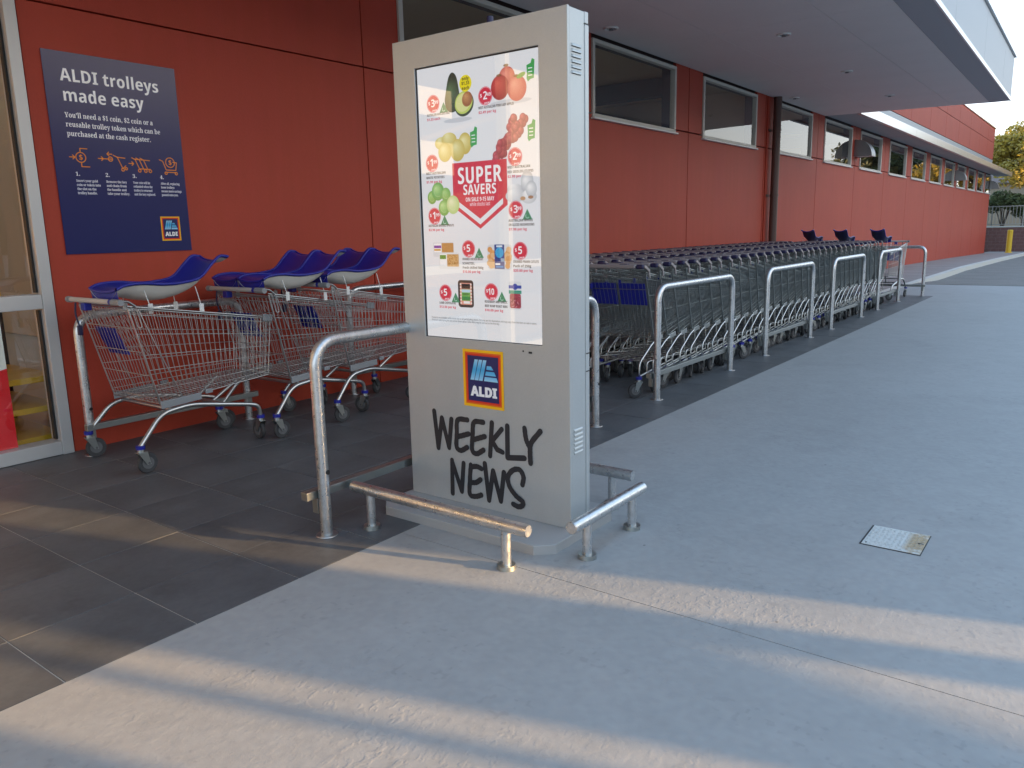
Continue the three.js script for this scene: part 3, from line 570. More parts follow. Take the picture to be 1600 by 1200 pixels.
function drawScreen(c, W, H) {
  c.fillStyle = '#eef1f6'; c.fillRect(0, 0, W, H); const U = (u, v) => [u * W, v * H];
  const ell = (u, v, rx, ry, col, rot = 0) => { c.fillStyle = col; c.beginPath(); c.ellipse(u * W, v * H, rx * W, ry * W, rot, 0, 7); c.fill(); };
  const rg = (u, v, r, a, b) => { const g = c.createRadialGradient((u - r * 0.3) * W, v * H - r * 0.4 * W, r * 0.1 * W, u * W, v * H, r * 1.25 * W); g.addColorStop(0, a); g.addColorStop(1, b); return g; };
  const txt = (s, u, v, px, col, font = 'bold', al = 'left', w = 0) => { c.save(); c.fillStyle = col; c.font = `${font} ${px}px sans-serif`; c.textAlign = al; c.translate(u * W, v * H); if (w) c.scale(w * W / c.measureText(s).width, 1); c.fillText(s, 0, 0); c.restore(); };
  const disc = (u, v, big, small, r = 0.056) => { ell(u, v, r, r, '#d81f46'); ell(u, v, r * 0.95, r * 0.95, '#ffffff'); ell(u, v, r * 0.91, r * 0.91, '#d81f46'); txt('$', u - r * 0.62, v + 0.003, 20, '#fff', 'bold', 'center'); txt(big, u - r * 0.02, v + 0.011, big.length > 1 ? 37 : 42, '#fff', 'bold', 'center', big.length > 1 ? 0.053 : 0); if (small) txt(small, u + r * 0.52, v + 0.001, 19, '#fff', 'bold', 'center'); txt('pack', u + r * 0.2, v + 0.026, 11, '#fff', 'bold', 'center'); };
  const tri = (u, v) => { const [x, y] = U(u, v); c.fillStyle = '#1f8a63'; c.beginPath(); c.moveTo(x, y - 24); c.lineTo(x + 24, y + 18); c.lineTo(x - 24, y + 18); c.fill(); c.strokeStyle = '#dff3e8'; c.lineWidth = 2.5; c.beginPath(); c.arc(x, y + 4, 8, 0.5, 4); c.stroke(); };
  const wa = (u, v, a = 1) => { const [x, y] = U(u, v); c.fillStyle = '#2aa653'; c.beginPath(); [[-16, -20], [4, -26], [10, -42], [22, -36], [18, 30], [2, 32], [-10, 40], [-16, 28], [-14, 4]].forEach(([a, b], i) => i ? c.lineTo(x + a, y + b) : c.moveTo(x + a, y + b)); c.fill(); c.fillStyle = '#fff'; for (let i = 0; i < 3; i++) c.fillRect(x - 9, y - 10 + i * 13, 20, 4); };
  const cap = (u, v, L, w = 0.2) => { L.forEach((s, i) => txt(s, u, v + i * 0.0155, 14, i === L.length - 1 ? '#d81f46' : '#15151c', 'bold', 'left', Math.min(w, s.length * 0.0118))); };
  // avocado
  ell(0.35, 0.2, 0.12, 0.015, '#cfd4dd'); c.fillStyle = rg(0.31, 0.12, 0.1, '#5d7a55', '#1c3328'); c.save(); c.translate(0.315 * W, 0.035 * H); c.scale(0.74, 0.92); c.translate(-0.315 * W, -0.035 * H); c.beginPath(); { const [x, y] = U(0.315, 0.035); c.moveTo(x, y); c.bezierCurveTo(x + 42, y + 6, x + 38, y + 60, x + 54, y + 110); c.bezierCurveTo(x + 66, y + 178, x - 66, y + 200, x - 60, y + 110); c.bezierCurveTo(x - 42, y + 60, x - 36, y + 4, x, y); } c.fill(); c.restore();
  ell(0.408, 0.148, 0.082, 0.074, '#24402c', -0.5); ell(0.405, 0.143, 0.077, 0.067, '#c7d86a', -0.5); ell(0.402, 0.142, 0.065, 0.055, '#e3e69a', -0.5); c.fillStyle = rg(0.435, 0.132, 0.045, '#d29a63', '#8b4d2a'); c.beginPath(); c.ellipse(0.435 * W, 0.133 * H, 0.042 * W, 0.046 * W, 0.4, 0, 7); c.fill();
  ell(0.424, 0.079, 0.05, 0.05, '#f4e400'); txt('only', 0.424, 0.068, 18, '#222', 'bold', 'center'); txt('$1.33', 0.424, 0.084, 17, '#222', 'bold', 'center'); txt('each', 0.424, 0.1, 18, '#222', 'bold', 'center');
  disc(0.142, 0.132, '3', '99'); tri(0.233, 0.152); cap(0.083, 0.175, ['AUSTRALIAN AVOCADOS BAG', '$1.33 each'], 0.2);
  // apples
  ell(0.78, 0.163, 0.16, 0.016, '#d5d9e1'); for (const [u, v, r, a, b] of [[0.755, 0.083, 0.062, '#e98a80', '#b9353a'], [0.70, 0.112, 0.07, '#e05a52', '#9c1a28'], [0.83, 0.122, 0.072, '#ec9a8a', '#c23a44']]) { c.fillStyle = rg(u, v, r, a, b); c.beginPath(); c.ellipse(u * W, v * H, r * W, r * W * 1.04, 0, 0, 7); c.fill(); ell(u - 0.005, v - 0.04, 0.02, 0.008, 'rgba(110,60,20,.7)'); }
  ell(0.862, 0.083, 0.035, 0.014, '#6ea74b', -0.3); disc(0.583, 0.132, '2', '49'); cap(0.525, 0.174, ['WEST AUSTRALIAN PINK LADY APPLES', '$2.49 per kg'], 0.28); wa(0.929, 0.072);
  // potatoes
  for (const [u, v, rx, ry] of [[0.2, 0.275, 0.055, 0.04], [0.27, 0.265, 0.065, 0.045], [0.405, 0.284, 0.055, 0.068], [0.23, 0.308, 0.058, 0.062], [0.34, 0.305, 0.062, 0.07]]) { c.fillStyle = rg(u, v, rx, '#f3edb0', '#c9b24e'); c.beginPath(); c.ellipse(u * W, v * H, rx * W, ry * W, 0, 0, 7); c.fill(); }
  wa(0.475, 0.266); disc(0.112, 0.343, '1', '99'); cap(0.054, 0.384, ['WEST AUSTRALIAN', 'WHITE POTATOES', '$1.99 per kg']);
  // grapes
  let q = 99; const rq = () => { q = (q * 16807) % 2147483647; return q / 2147483647; };
  for (let i = 0; i < 70; i++) { const t = rq(), w = 0.022 + 0.066 * (1 - t) ** 0.8, u = lerp(0.85, 0.66, t) + (rq() - 0.5) * 2 * w * 0.8, v = lerp(0.222, 0.345, t) + (rq() - 0.5) * 0.02; c.fillStyle = rg(u, v, 0.028, '#d8646f', '#7c1430'); c.beginPath(); c.ellipse(u * W, v * H, 0.024 * W, 0.026 * W, 0, 0, 7); c.fill(); }
  wa(0.929, 0.265); 
  // red offer shield
  { const p = (L, col) => { c.fillStyle = col; c.beginPath(); L.forEach(([u, v], i) => i ? c.lineTo(u * W, v * H) : c.moveTo(u * W, v * H)); c.closePath(); c.fill(); };
    p([[0.29, 0.35], [0.74, 0.35], [0.74, 0.507], [0.515, 0.588], [0.29, 0.507]], '#d81f46'); p([[0.29, 0.492], [0.515, 0.573], [0.705, 0.503], [0.705, 0.481], [0.515, 0.551], [0.29, 0.47]], '#eef1f6'); p([[0.29, 0.46], [0.705, 0.46], [0.705, 0.482], [0.515, 0.552], [0.29, 0.472]], '#d81f46'); }
  c.strokeStyle = '#fff'; c.lineWidth = 3; c.save(); txt('SUPER', 0.515, 0.425, 92, '#ffffff', 'bold', 'center', 0.37); txt('SAVERS', 0.515, 0.465, 58, '#ffffff', 'bold', 'center', 0.28); c.restore(); txt('ON SALE 9-15 MAY', 0.515, 0.49, 24, '#fff', 'bold', 'center', 0.24); txt('while stocks last', 0.515, 0.506, 21, '#fff', '', 'center', 0.17);
  disc(0.805, 0.346, '2', '99'); cap(0.744, 0.385, ['WEST AUSTRALIAN', 'RED SEEDLESS GRAPES', '$2.99 per kg']);
  // sprouts
  for (const [u, v, r, a, b] of [[0.10, 0.468, 0.04, '#b4dc84', '#5a9a3a'], [0.155, 0.447, 0.055, '#c2e79a', '#4f9a3e'], [0.225, 0.46, 0.042, '#b9df8b', '#66a548'], [0.205, 0.508, 0.048, '#c5ea9a', '#5aa03e'], [0.285, 0.498, 0.056, '#f2f6c9', '#b4d37c']]) { c.fillStyle = rg(u, v, r, a, b); c.beginPath(); c.ellipse(u * W, v * H, r * W, r * W * 1.08, 0, 0, 7); c.fill(); c.strokeStyle = 'rgba(255,255,220,.45)'; c.lineWidth = 2; c.beginPath(); c.arc(u * W, v * H, r * W * 0.6, 1, 4); c.stroke(); }
  disc(0.116, 0.537, '1', '99'); tri(0.206, 0.556); cap(0.057, 0.577, ['AUSTRALIAN BRUSSELS SPROUTS', '$3.98 per kg'], 0.23);
  // mushrooms
  for (const [u, v, rx, ry] of [[0.80, 0.455, 0.06, 0.032], [0.80, 0.478, 0.075, 0.042], [0.895, 0.435, 0.048, 0.075], [0.905, 0.483, 0.06, 0.042], [0.925, 0.458, 0.042, 0.05]]) { c.fillStyle = rg(u, v, rx, '#ffffff', '#b9bec6'); c.beginPath(); c.ellipse(u * W, v * H, rx * W, ry * W, 0, 0, 7); c.fill(); } ell(0.86, 0.488, 0.02, 0.012, '#c89a72'); ell(0.92, 0.485, 0.02, 0.01, '#a67c5c');
  disc(0.803, 0.526, '3', '99'); tri(0.892, 0.545); cap(0.745, 0.566, ['AUSTRALIAN WHOLE', 'OR SLICED MUSHROOMS', '$7.98 per kg']);
  // packs
  const pk = (u0, v0, u1, v1, col, r = 8) => { c.fillStyle = col; c.beginPath(); c.roundRect(u0 * W, v0 * H, (u1 - u0) * W, (v1 - v0) * H, r); c.fill(); };
  pk(0.09, 0.635, 0.28, 0.69, '#dfe3e8'); pk(0.17, 0.638, 0.275, 0.675, '#c48e4e', 2); pk(0.1, 0.64, 0.165, 0.672, '#fff', 2); pk(0.1, 0.647, 0.165, 0.657, '#7a3aa8', 1); pk(0.1, 0.66, 0.16, 0.667, '#d4a24a', 1);
  pk(0.14, 0.673, 0.325, 0.735, '#e6e9ec'); pk(0.215, 0.68, 0.318, 0.726, '#cf9f60', 2); pk(0.15, 0.68, 0.21, 0.722, '#fff', 2); pk(0.15, 0.683, 0.205, 0.698, '#5c9a3c', 1); for (let i = 0; i < 90; i++) ell(0.22 + rq() * 0.09, 0.683 + rq() * 0.04, 0.004, 0.003, rq() > 0.5 ? '#a8742f' : '#e3bd83');
  disc(0.407, 0.66, '5', ''); tri(0.497, 0.677); cap(0.35, 0.702, ['CRUMBED CHICKEN BREAST', 'SCHNITZEL', 'Fresh chilled 500g', '$10.00 per kg'], 0.18);
  pk(0.567, 0.645, 0.765, 0.735, '#d9dfe6', 14); for (let i = 0; i < 26; i++) ell((i % 2 ? 0.597 : 0.735) + (rq() - 0.5) * 0.04, 0.656 + rq() * 0.068, 0.02, 0.018, rq() > 0.5 ? '#d9995a' : '#e7b987'); pk(0.625, 0.645, 0.705, 0.732, '#123c8c', 2); ell(0.665, 0.674, 0.034, 0.034, '#29a8e0'); pk(0.64, 0.648, 0.69, 0.655, '#dfe8f5', 1); pk(0.63, 0.712, 0.67, 0.718, '#fff', 1); pk(0.635, 0.721, 0.695, 0.728, '#3a8fd0', 1); pk(0.675, 0.694, 0.704, 0.706, '#9db4cf', 1);
  disc(0.832, 0.668, '5', ''); cap(0.774, 0.71, ['CRUMBED PRAWN CUTLETS', 'Pack of 250g', '$20.00 per kg'], 0.2);
  pk(0.304, 0.776, 0.439, 0.878, '#20232b', 14); pk(0.322, 0.786, 0.422, 0.868, '#e9a08e', 4); for (let i = 0; i < 7; i++) { pk(0.32, 0.788 + i * 0.0117, 0.334, 0.795 + i * 0.0117, '#fbe4da', 2); pk(0.41, 0.788 + i * 0.0117, 0.424, 0.795 + i * 0.0117, '#fbe4da', 2); } pk(0.335, 0.79, 0.41, 0.808, '#15161a', 1); pk(0.335, 0.81, 0.41, 0.853, '#5fae4f', 1); pk(0.335, 0.811, 0.41, 0.822, '#bfe0f0', 1); pk(0.335, 0.838, 0.41, 0.851, '#1f8a3f', 1); pk(0.35, 0.855, 0.405, 0.864, '#f5f5f5', 1); ell(0.37, 0.828, 0.03, 0.006, '#2c7a34');
  disc(0.189, 0.826, '5', ''); tri(0.28, 0.845); cap(0.129, 0.869, ['LAMB CHIPOLATAS', '$12.50 per kg'], 0.15);
  pk(0.735, 0.776, 0.835, 0.878, '#dfe4ea', 8); pk(0.742, 0.82, 0.83, 0.872, '#a02a4a', 8); for (let i = 0; i < 40; i++) ell(0.75 + rq() * 0.07, 0.826 + rq() * 0.042, 0.01, 0.003, rq() > 0.6 ? '#d98a9a' : '#7c1c38', rq() * 3); pk(0.735, 0.79, 0.835, 0.801, '#2443a8', 1); ell(0.785, 0.795, 0.02, 0.02, '#2443a8'); pk(0.735, 0.808, 0.835, 0.82, '#2a9a84', 1);
  disc(0.59, 0.816, '10', ''); tri(0.677, 0.835); cap(0.532, 0.857, ['ROSEMARY AND GARLIC', 'BEEF RUMP ROAST 800G', '$10.00 per kg'], 0.19);
  txt('Products are available while stocks last at all participating stores. Pictures are for illustration and may vary from the item on sale in store.', 0.052, 0.927, 11, '#333', '', 'left', 0.9); txt('Prices are valid during the sale period shown above. Some items may be sold out on the first day.', 0.052, 0.936, 11, '#333', '', 'left', 0.6);
}
// low guard rails round the sign
function guardRail(label, x, z, turn, len, feet, y = 0.187) {
  const t = thing('guard_rail', label, 'guard rail', x, 0, z, turn, 'low guard rails round the digital sign');
  const b = new MB(), R = 0.027; b.pipe([V(-len / 2, y, 0), V(-len / 2 + 0.004, y, 0), V(len / 2 - 0.004, y, 0), V(len / 2, y, 0)], [R - 0.003, R, R, R - 0.003], 20); b.build('rail', M.galv, t);
  for (const f of feet) { const l = new MB(); l.cyl(V(f, 0.012, 0), V(f, y - 0.02, 0), 0.0205, 0.0205, 16); const leg = l.build('leg', M.galv, t); const p = new MB(); p.cyl(V(f, 0, 0), V(f, 0.019, 0), 0.041, 0.039, 20); p.build('foot_plate', M.zinc, leg); }
}
guardRail('low galvanised guard rail in front of the digital sign, half on the tiles', 2.39, -2.255, Math.PI / 2, 1.03, [0.40, -0.40]);
guardRail('low galvanised guard rail along the right side of the digital sign', 2.852, -1.635, 0, 0.62, [-0.185, 0.21], 0.172);
guardRail('low galvanised guard rail behind the digital sign', 3.29, -2.255, Math.PI / 2, 1.0, [0.39, -0.385], 0.172);

// ---------------------------------------------------------------- hoop rails of the trolley bay
function hoop(label, x0, x1, z, o = {}) {
  const t = thing('hoop_rail', label, 'hoop rail', (x0 + x1) / 2, 0, z, o.turn || 0, 'galvanised hoop rails of the trolley bay');
  const L = (x1 - x0) / 2, H = 0.905, r = 0.0275;
  const b = new MB(); b.pipe(bend([V(-L, 0.004, 0), V(-L, H, 0), V(L, H, 0), V(L, 0.004, 0)], 0.13, 10), r, 16); b.build('hoop', M.galv, t);
  for (const s of [-1, 1]) { const p = new MB(); p.cyl(V(s * L, 0.0005, 0), V(s * L, 0.005, 0), 0.052, 0.05, 20); p.build('base_plate', M.steelDark, t); }
  if (o.low !== 0) {
    const w = new MB(), e0 = o.ext || 0.05, dz = o.side || -1; w.box(-L - e0, 0.175, dz * 0.052 - 0.022, L + 0.05, 0.215, dz * 0.052 + 0.022, 0.003); w.build('wheel_guide', M.zinc, t);
    const k = new MB(); for (const s of [-L, L]) { k.box(s - 0.018, 0.1, dz * 0.052 - 0.018, s + 0.018, 0.172, dz * 0.03, 0.003); } k.build('bracket', M.zinc, t);
  }
  if (o.plug) { const h = new MB(); for (const s of [-L, L]) h.cyl(V(s + 0.004, 0.305, 0.018), V(s + 0.008, 0.305, 0.031), 0.011, 0.011, 10); h.build('hole_plug', M.black, t); }
}
hoop('tall hoop rail whose left leg stands left of the digital sign on the tiles', 2.215, 4.635, -2.77, { plug: 1, ext: 0.075 });
hoop('hoop rail nearest the digital sign along the front of the nested trolleys', 5.65, 7.20, -2.80);
hoop('second hoop rail from the sign in front of the nested trolleys', 8.22, 9.82, -2.815);
hoop('third hoop rail from the sign in front of the nested trolleys', 10.75, 12.35, -2.82);
hoop('fourth hoop rail, the farthest one in front of the nested trolleys', 13.47, 15.03, -2.84);
hoop('hoop rail set crosswise at the far end of the trolley bay', 16.02 - 0.4, 16.02 + 1.05, -3.4, { turn: Math.PI / 2 });
hoop('wall side hoop rail beside the glazed entrance behind the first seat trolley', 2.27, 3.44, -5.13, { plug: 1, side: 1 });
hoop('wall side hoop rail behind the trolleys left of the sign', 4.5, 6.1, -5.13, { side: 1 });

// ---------------------------------------------------------------- trolleys
const casterParts = (() => {
  const R = 0.0625, c = (a, b, r, n) => new MB().cyl(a, b, r, r, n).geo();
  const tyre = new MB(); tyre.add(new THREE.TorusGeometry(R - 0.013, 0.013, 8, 20)); tyre.cyl(V(0, 0, -0.011), V(0, 0, 0.011), R - 0.003, R - 0.003, 20);
  const hub = new MB(); hub.cyl(V(0, 0, -0.0145), V(0, 0, 0.0145), 0.036, 0.036, 16); hub.cyl(V(0, 0, -0.024), V(0, 0, 0.024), 0.008, 0.008, 8);
  const fork = new MB();                        // swivel fork: crown plus two tapering cheeks down to the axle
  for (const s of [-1, 1]) { const z = s * 0.0205, q = [V(-0.026, 0.07, z), V(0.03, 0.07, z), V(0.044, -0.008, z), V(0.02, -0.008, z)]; fork.quad(...q); fork.quad(...q.map((p) => p.clone().setZ(z + s * 0.002)).reverse()); for (let k = 0; k < 4; k++) { const a = q[k], b = q[(k + 1) % 4]; fork.quad(a, b, b.clone().setZ(z + s * 0.002), a.clone().setZ(z + s * 0.002)); } }
  fork.box(-0.027, 0.066, -0.0225, 0.031, 0.072, 0.0225, 0.002); fork.cyl(V(0, 0.07, 0), V(0, 0.09, 0), 0.02, 0.018, 12);
  const m = new THREE.Matrix4().makeTranslation(0.032, 0, 0), mk = (b) => new MB().add(b.geo(), m).geo();
  return { tyre: mk(tyre), hub: mk(hub), fork: fork.geo(), collar: c(V(0, 0.09, 0), V(0, 0.112, 0), 0.0265, 14) };
})();
function caster(parent, x, z, turn, s = 1, blue = true) {        // s = scale; stands on the ground
  const w = mesh('wheel', casterParts.tyre, M.rubber, parent); w.position.set(x, 0.0625 * s, z); w.rotation.y = turn; w.scale.setScalar(s);
  mesh('hub', casterParts.hub, M.hub, w); mesh('fork', casterParts.fork, M.zinc, w); if (blue) mesh('collar', casterParts.collar, M.blue, w);
  return w;
}
const bil = (A, B, C, D) => (u, v) => A.clone().multiplyScalar((1 - u) * (1 - v)).addScaledVector(B, u * (1 - v)).addScaledVector(C, u * v).addScaledVector(D, (1 - u) * v);
function basketWires(b, RT, FT, RB, FB, o) {   // side, front, floor wires from four corner half-widths
  for (const s of [-1, 1]) {
    const P = bil(V(RB.x, RB.y, s * RB.z), V(FB.x, FB.y, s * FB.z), V(FT.x, FT.y, s * FT.z), V(RT.x, RT.y, s * RT.z));
    for (let i = 0; i <= o.nv; i++) b.wire(P(i / o.nv, 0), P(i / o.nv, 1), i === 0 || i === o.nv ? 0.0036 : o.w, 4);
    for (const v of o.hs) b.wire(P(0, v), P(1, v), v === 0 || v === 1 ? 0.0042 : 0.0024, 4);
    const up = P(0, 1), e = P(1, 1); up.y += 0.012; e.y += 0.012; b.wire(up, e, 0.0052, 6);
  }
  const F = bil(V(FB.x, FB.y, -FB.z), V(FB.x, FB.y, FB.z), V(FT.x, FT.y, FT.z), V(FT.x, FT.y, -FT.z));
  for (let i = 1; i < o.nf; i++) b.wire(F(i / o.nf, 0), F(i / o.nf, 1), o.w, 4);
  for (const v of o.hs) b.wire(F(0, v), F(1, v), v === 0 || v === 1 ? 0.004 : 0.0024, 4);
  const B = bil(V(RB.x, RB.y, -RB.z), V(RB.x, RB.y, RB.z), V(FB.x, FB.y, FB.z), V(FB.x, FB.y, -FB.z));
  for (let i = 0; i <= o.nb; i++) b.wire(B(i / o.nb, 0), B(i / o.nb, 1), 0.0022, 4);
  for (let i = 0; i <= o.nc; i++) b.wire(B(0, i / o.nc), B(1, i / o.nc), i === 0 ? 0.004 : 0.002, 4);
}
function seatShell(t, z0, z1, under = M.shell) {                // moulded baby seat: blue inner shell, pale under-shell, rolled rim
  const C = (L) => new THREE.CatmullRomCurve3(L.map(([x, y]) => V(x, y, 0)), false, 'centripetal');
  const edge = C([[0.0, 1.085], [0.045, 1.104], [0.16, 1.112], [0.30, 1.098], [0.42, 1.102], [0.53, 1.125], [0.62, 1.205], [0.68, 1.25], [0.735, 1.246]]);
  const mid = C([[-0.005, 1.068], [0.04, 1.088], [0.15, 1.075], [0.28, 1.045], [0.40, 1.045], [0.52, 1.085], [0.61, 1.165], [0.675, 1.218], [0.725, 1.216]]);
  const bot = C([[0.0, 1.02], [0.06, 1.035], [0.15, 1.015], [0.26, 0.998], [0.38, 1.008], [0.50, 1.05], [0.60, 1.13], [0.68, 1.20], [0.722, 1.205]]);
  const NU = 26, NV = 14, grid = (f) => { const g = new THREE.PlaneGeometry(1, 1, NV, NU), p = g.attributes.position; for (let i = 0; i <= NU; i++) for (let j = 0; j <= NV; j++) { const q = f(i / NU, j / NV); p.setXYZ(i * (NV + 1) + j, q.x, q.y, q.z); } g.computeVertexNormals(); return g; };
  const topF = (u, v) => { const w = Math.pow(Math.abs(2 * v - 1), 2.2), e = edge.getPoint(u), m = mid.getPoint(u); return V(lerp(m.x, e.x, w), lerp(m.y, e.y, w), lerp(z0, z1, v)); };
  const botF = (u, v) => { const w = Math.pow(Math.abs(2 * v - 1), 3), e = edge.getPoint(u), m = bot.getPoint(u); return V(lerp(m.x, e.x - 0.004, w), lerp(m.y, e.y - 0.012, w), lerp(z0 + 0.006, z1 - 0.006, v)); };
  const a = new MB(); a.add(grid(topF));
  const rim = []; for (let i = 0; i <= 40; i++) rim.push(topF(i / 40, 1)); for (let i = 1; i < 12; i++) rim.push(topF(1, 1 - i / 12)); for (let i = 40; i >= 0; i--) rim.push(topF(i / 40, 0)); for (let i = 1; i <= 12; i++) rim.push(topF(0, i / 12));
  a.pipe(rim, 0.0095, 8, false);
  { const g = grid((u, v) => { const q = topF(0, v); return V(q.x + 0.01 * u, q.y - 0.075 * u, q.z); }); a.add(g); }
  for (const zz of [z0 + (z1 - z0) * 0.3, z0 + (z1 - z0) * 0.7]) a.add(new THREE.TorusGeometry(0.012, 0.003, 6, 12).rotateX(Math.PI / 2), new THREE.Matrix4().makeTranslation(0.43, 1.066, zz));
  const s = a.build('seat_pad', M.blue, t);
  const b = new MB(); b.add(grid(botF)); b.build('seat_shell', under, t);
}
function seatTrolley(label, group, x, z, turn, twin) {
  const t = thing('seat_trolley', label, 'shopping trolley', x, 0, z, turn, group);
  const RT = { x: 0.025, y: 0.978, z: 0.29 }, FT = { x: 1.04, y: 0.812, z: 0.215 }, RB = { x: 0.165, y: 0.388, z: 0.275 }, FB = { x: 1.0, y: 0.43, z: 0.20 };
  const b = new MB(); basketWires(b, RT, FT, RB, FB, { nv: 26, hs: [0, 0.07, 0.15, 0.36, 0.52, 0.74, 0.94, 1], nf: 12, nb: 10, nc: 34, w: 0.0024 });
  for (const s of [-1, 1]) { b.wire(V(0.085, 0.97, s * 0.293), V(0.315, 0.395, s * 0.279), 0.0034, 6); b.wire(V(0.028, 0.976, s * 0.293), V(0.17, 0.385, s * 0.279), 0.0048, 6); b.pipe(bend([V(0.045, 0.985, s * 0.297), V(0.075, 0.86, s * 0.297), V(0.10, 0.86, s * 0.297), V(0.075, 0.98, s * 0.297)], 0.015, 3), 0.003, 5); }
  b.build('basket', M.chrome, t);
  const g = new MB(), G = bil(V(0.165, 0.39, -0.272), V(0.165, 0.39, 0.272), V(0.03, 0.975, 0.287), V(0.03, 0.975, -0.287));
  for (let i = 0; i <= 15; i++) g.wire(G(i / 15, 0.02), G(i / 15, 1), 0.002, 4); for (const v of [0.05, 0.3, 0.55, 0.8, 0.98]) g.wire(G(0, v), G(1, v), 0.003, 4);
  for (let i = 0; i <= 9; i++) g.wire(V(0.05 + 0.0, 0.93, -0.2 + i * 0.044), V(0.20, 0.66, -0.2 + i * 0.044), 0.002, 4);
  g.build('rear_gate', M.chrome, t);
  for (const s of [-0.17, -0.045]) { const p = new MB(); p.boxR([0.115, 0.755, s], [0.008, 0.19, 0.11], [0, 0, 0.42], 0.003); for (let i = -1; i <= 1; i++) p.boxR([0.108, 0.753, s + i * 0.035], [0.009, 0.17, 0.006], [0, 0, 0.42]); p.build('seat_flap', M.blue, t); }
  // handle
  const h = new MB(); h.pipe([V(-0.02, 1.015, -0.3), V(-0.02, 1.015, 0.205)], 0.0155, 12); h.build('handle', M.gripPale, t);
  for (const [a, c] of [[-0.325, -0.285], [0.225, 0.318]]) { const gp = new MB(); gp.pipe([V(-0.02, 1.014, a), V(-0.02, 1.014, c)], 0.0195, 12); gp.build('end_grip', M.greyPlastic, t); }
  const bl = new MB(); bl.pipe([V(-0.02, 1.015, 0.198), V(-0.02, 1.015, 0.228)], 0.018, 12); bl.box(-0.045, 0.955, -0.12, 0.0, 1.0, -0.07, 0.006); bl.build('handle_collar', M.blue, t);
  for (const s of [-1, 1]) { const ar = new MB(); ar.pipe(bend([V(-0.02, 1.014, s * 0.28), V(0.03, 1.02, s * 0.292), V(0.075, 0.985, s * 0.293)], 0.02, 4), 0.007, 8); ar.build('handle_arm', M.steelDark, t); }
  const lk = new MB(); lk.pipe(bend([V(-0.035, 1.0, -0.2), V(-0.045, 0.93, -0.2), V(-0.03, 0.84, -0.19)], 0.03, 4), 0.006, 6); lk.box(-0.045, 0.80, -0.205, -0.02, 0.86, -0.18, 0.004); lk.build('coin_lock', M.navy, t);
  // bumpers and foot clips
  for (const s of [-1, 1]) { const c = new MB(); c.boxR([1.015, 0.822, s * 0.222], [0.075, 0.05, 0.018], [0, 0, -0.16], 0.006); c.build('corner_bumper', M.greyPlastic, t); const f = new MB(); f.boxR([0.30, 0.385, s * 0.284], [0.27, 0.046, 0.012], [0, 0, 0.05], 0.004); f.build('foot_clip', M.greyPlastic, t); const f2 = new MB(); f2.boxR([0.50, 0.41, s * 0.268], [0.05, 0.03, 0.012], [0, 0, 0.05], 0.003); f2.build('floor_clip', M.greyPlastic, t); }
  // tubular chassis
  for (const s of [-1, 1]) { const c = new MB(); c.pipe(bend([V(-0.005, 0.165, s * 0.318), V(0.155, 0.335, s * 0.30), V(0.36, 0.35, s * 0.282), V(0.80, 0.262, s * 0.25), V(0.87, 0.24, s * 0.245), V(0.88, 0.165, s * 0.245)], 0.07, 7), 0.0145, 12); c.build('chassis_tube', M.chrome, t); }
  for (const q of [[V(0.62, 0.30, -0.1), V(0.80, 0.415, -0.12)], [V(0.62, 0.30, 0.1), V(0.80, 0.415, 0.12)], [V(0.62, 0.298, -0.262), V(0.62, 0.298, 0.262)], [V(0.22, 0.345, -0.29), V(0.22, 0.345, 0.29)]]) { const xb = new MB(); xb.pipe(q, 0.0115, 10); xb.build('cross_tube', M.chrome, t); }
  if (turn === 0 || twin !== null) { caster(t, -0.005, 0.318, rr(-0.2, 0.3)); caster(t, -0.005, -0.318, rr(-0.2, 0.2)); caster(t, 0.88, 0.245, rr(1.2, 1.9)); caster(t, 0.88, -0.245, rr(-1, 1)); }
  for (const [a, c] of twin ? [[-0.285, -0.005], [0.005, 0.285]] : x > 10 ? [[-0.02, 0.2]] : [[-0.07, 0.245]]) seatShell(t, a, c, x > 10 ? M.navy : M.shell);
  const st = new MB(); for (const zz of twin ? [-0.27, 0.27] : [-0.05, 0.235]) { for (const xx of [0.19, 0.52]) { st.boxR([xx, 0.975 - xx * 0.08, zz * 1.05], [0.03, 0.06, 0.006], [0, 0, 0], 0.003); st.wire(V(xx, 0.98 - xx * 0.08, zz * 1.05), V(xx - 0.02, 1.07, zz * 0.97), 0.003, 6); } } st.build('seat_bracket', M.white, t);
  return t;
}
const SG = 'trolleys with moulded blue baby seats';
seatTrolley('trolley with a single blue baby seat beside the glazed entrance', SG, 2.235, -4.755, 0, false);
seatTrolley('middle of three seat trolleys, twin blue seats, behind the single-seat trolley', SG, 3.185, -4.745, 0.012, true);
seatTrolley('twin blue seat trolley pushed into another one just left of the sign', SG, 3.725, -4.74, -0.01, true);
seatTrolley('reversed seat trolley at the far end of the front row, handle facing away', SG, 16.1, -3.24, Math.PI, false);
seatTrolley('reversed seat trolley at the far end of the middle row', SG, 16.45, -3.97, Math.PI, false);
seatTrolley('reversed seat trolley at the far end of the wall row', SG, 16.9, -4.70, Math.PI, false);

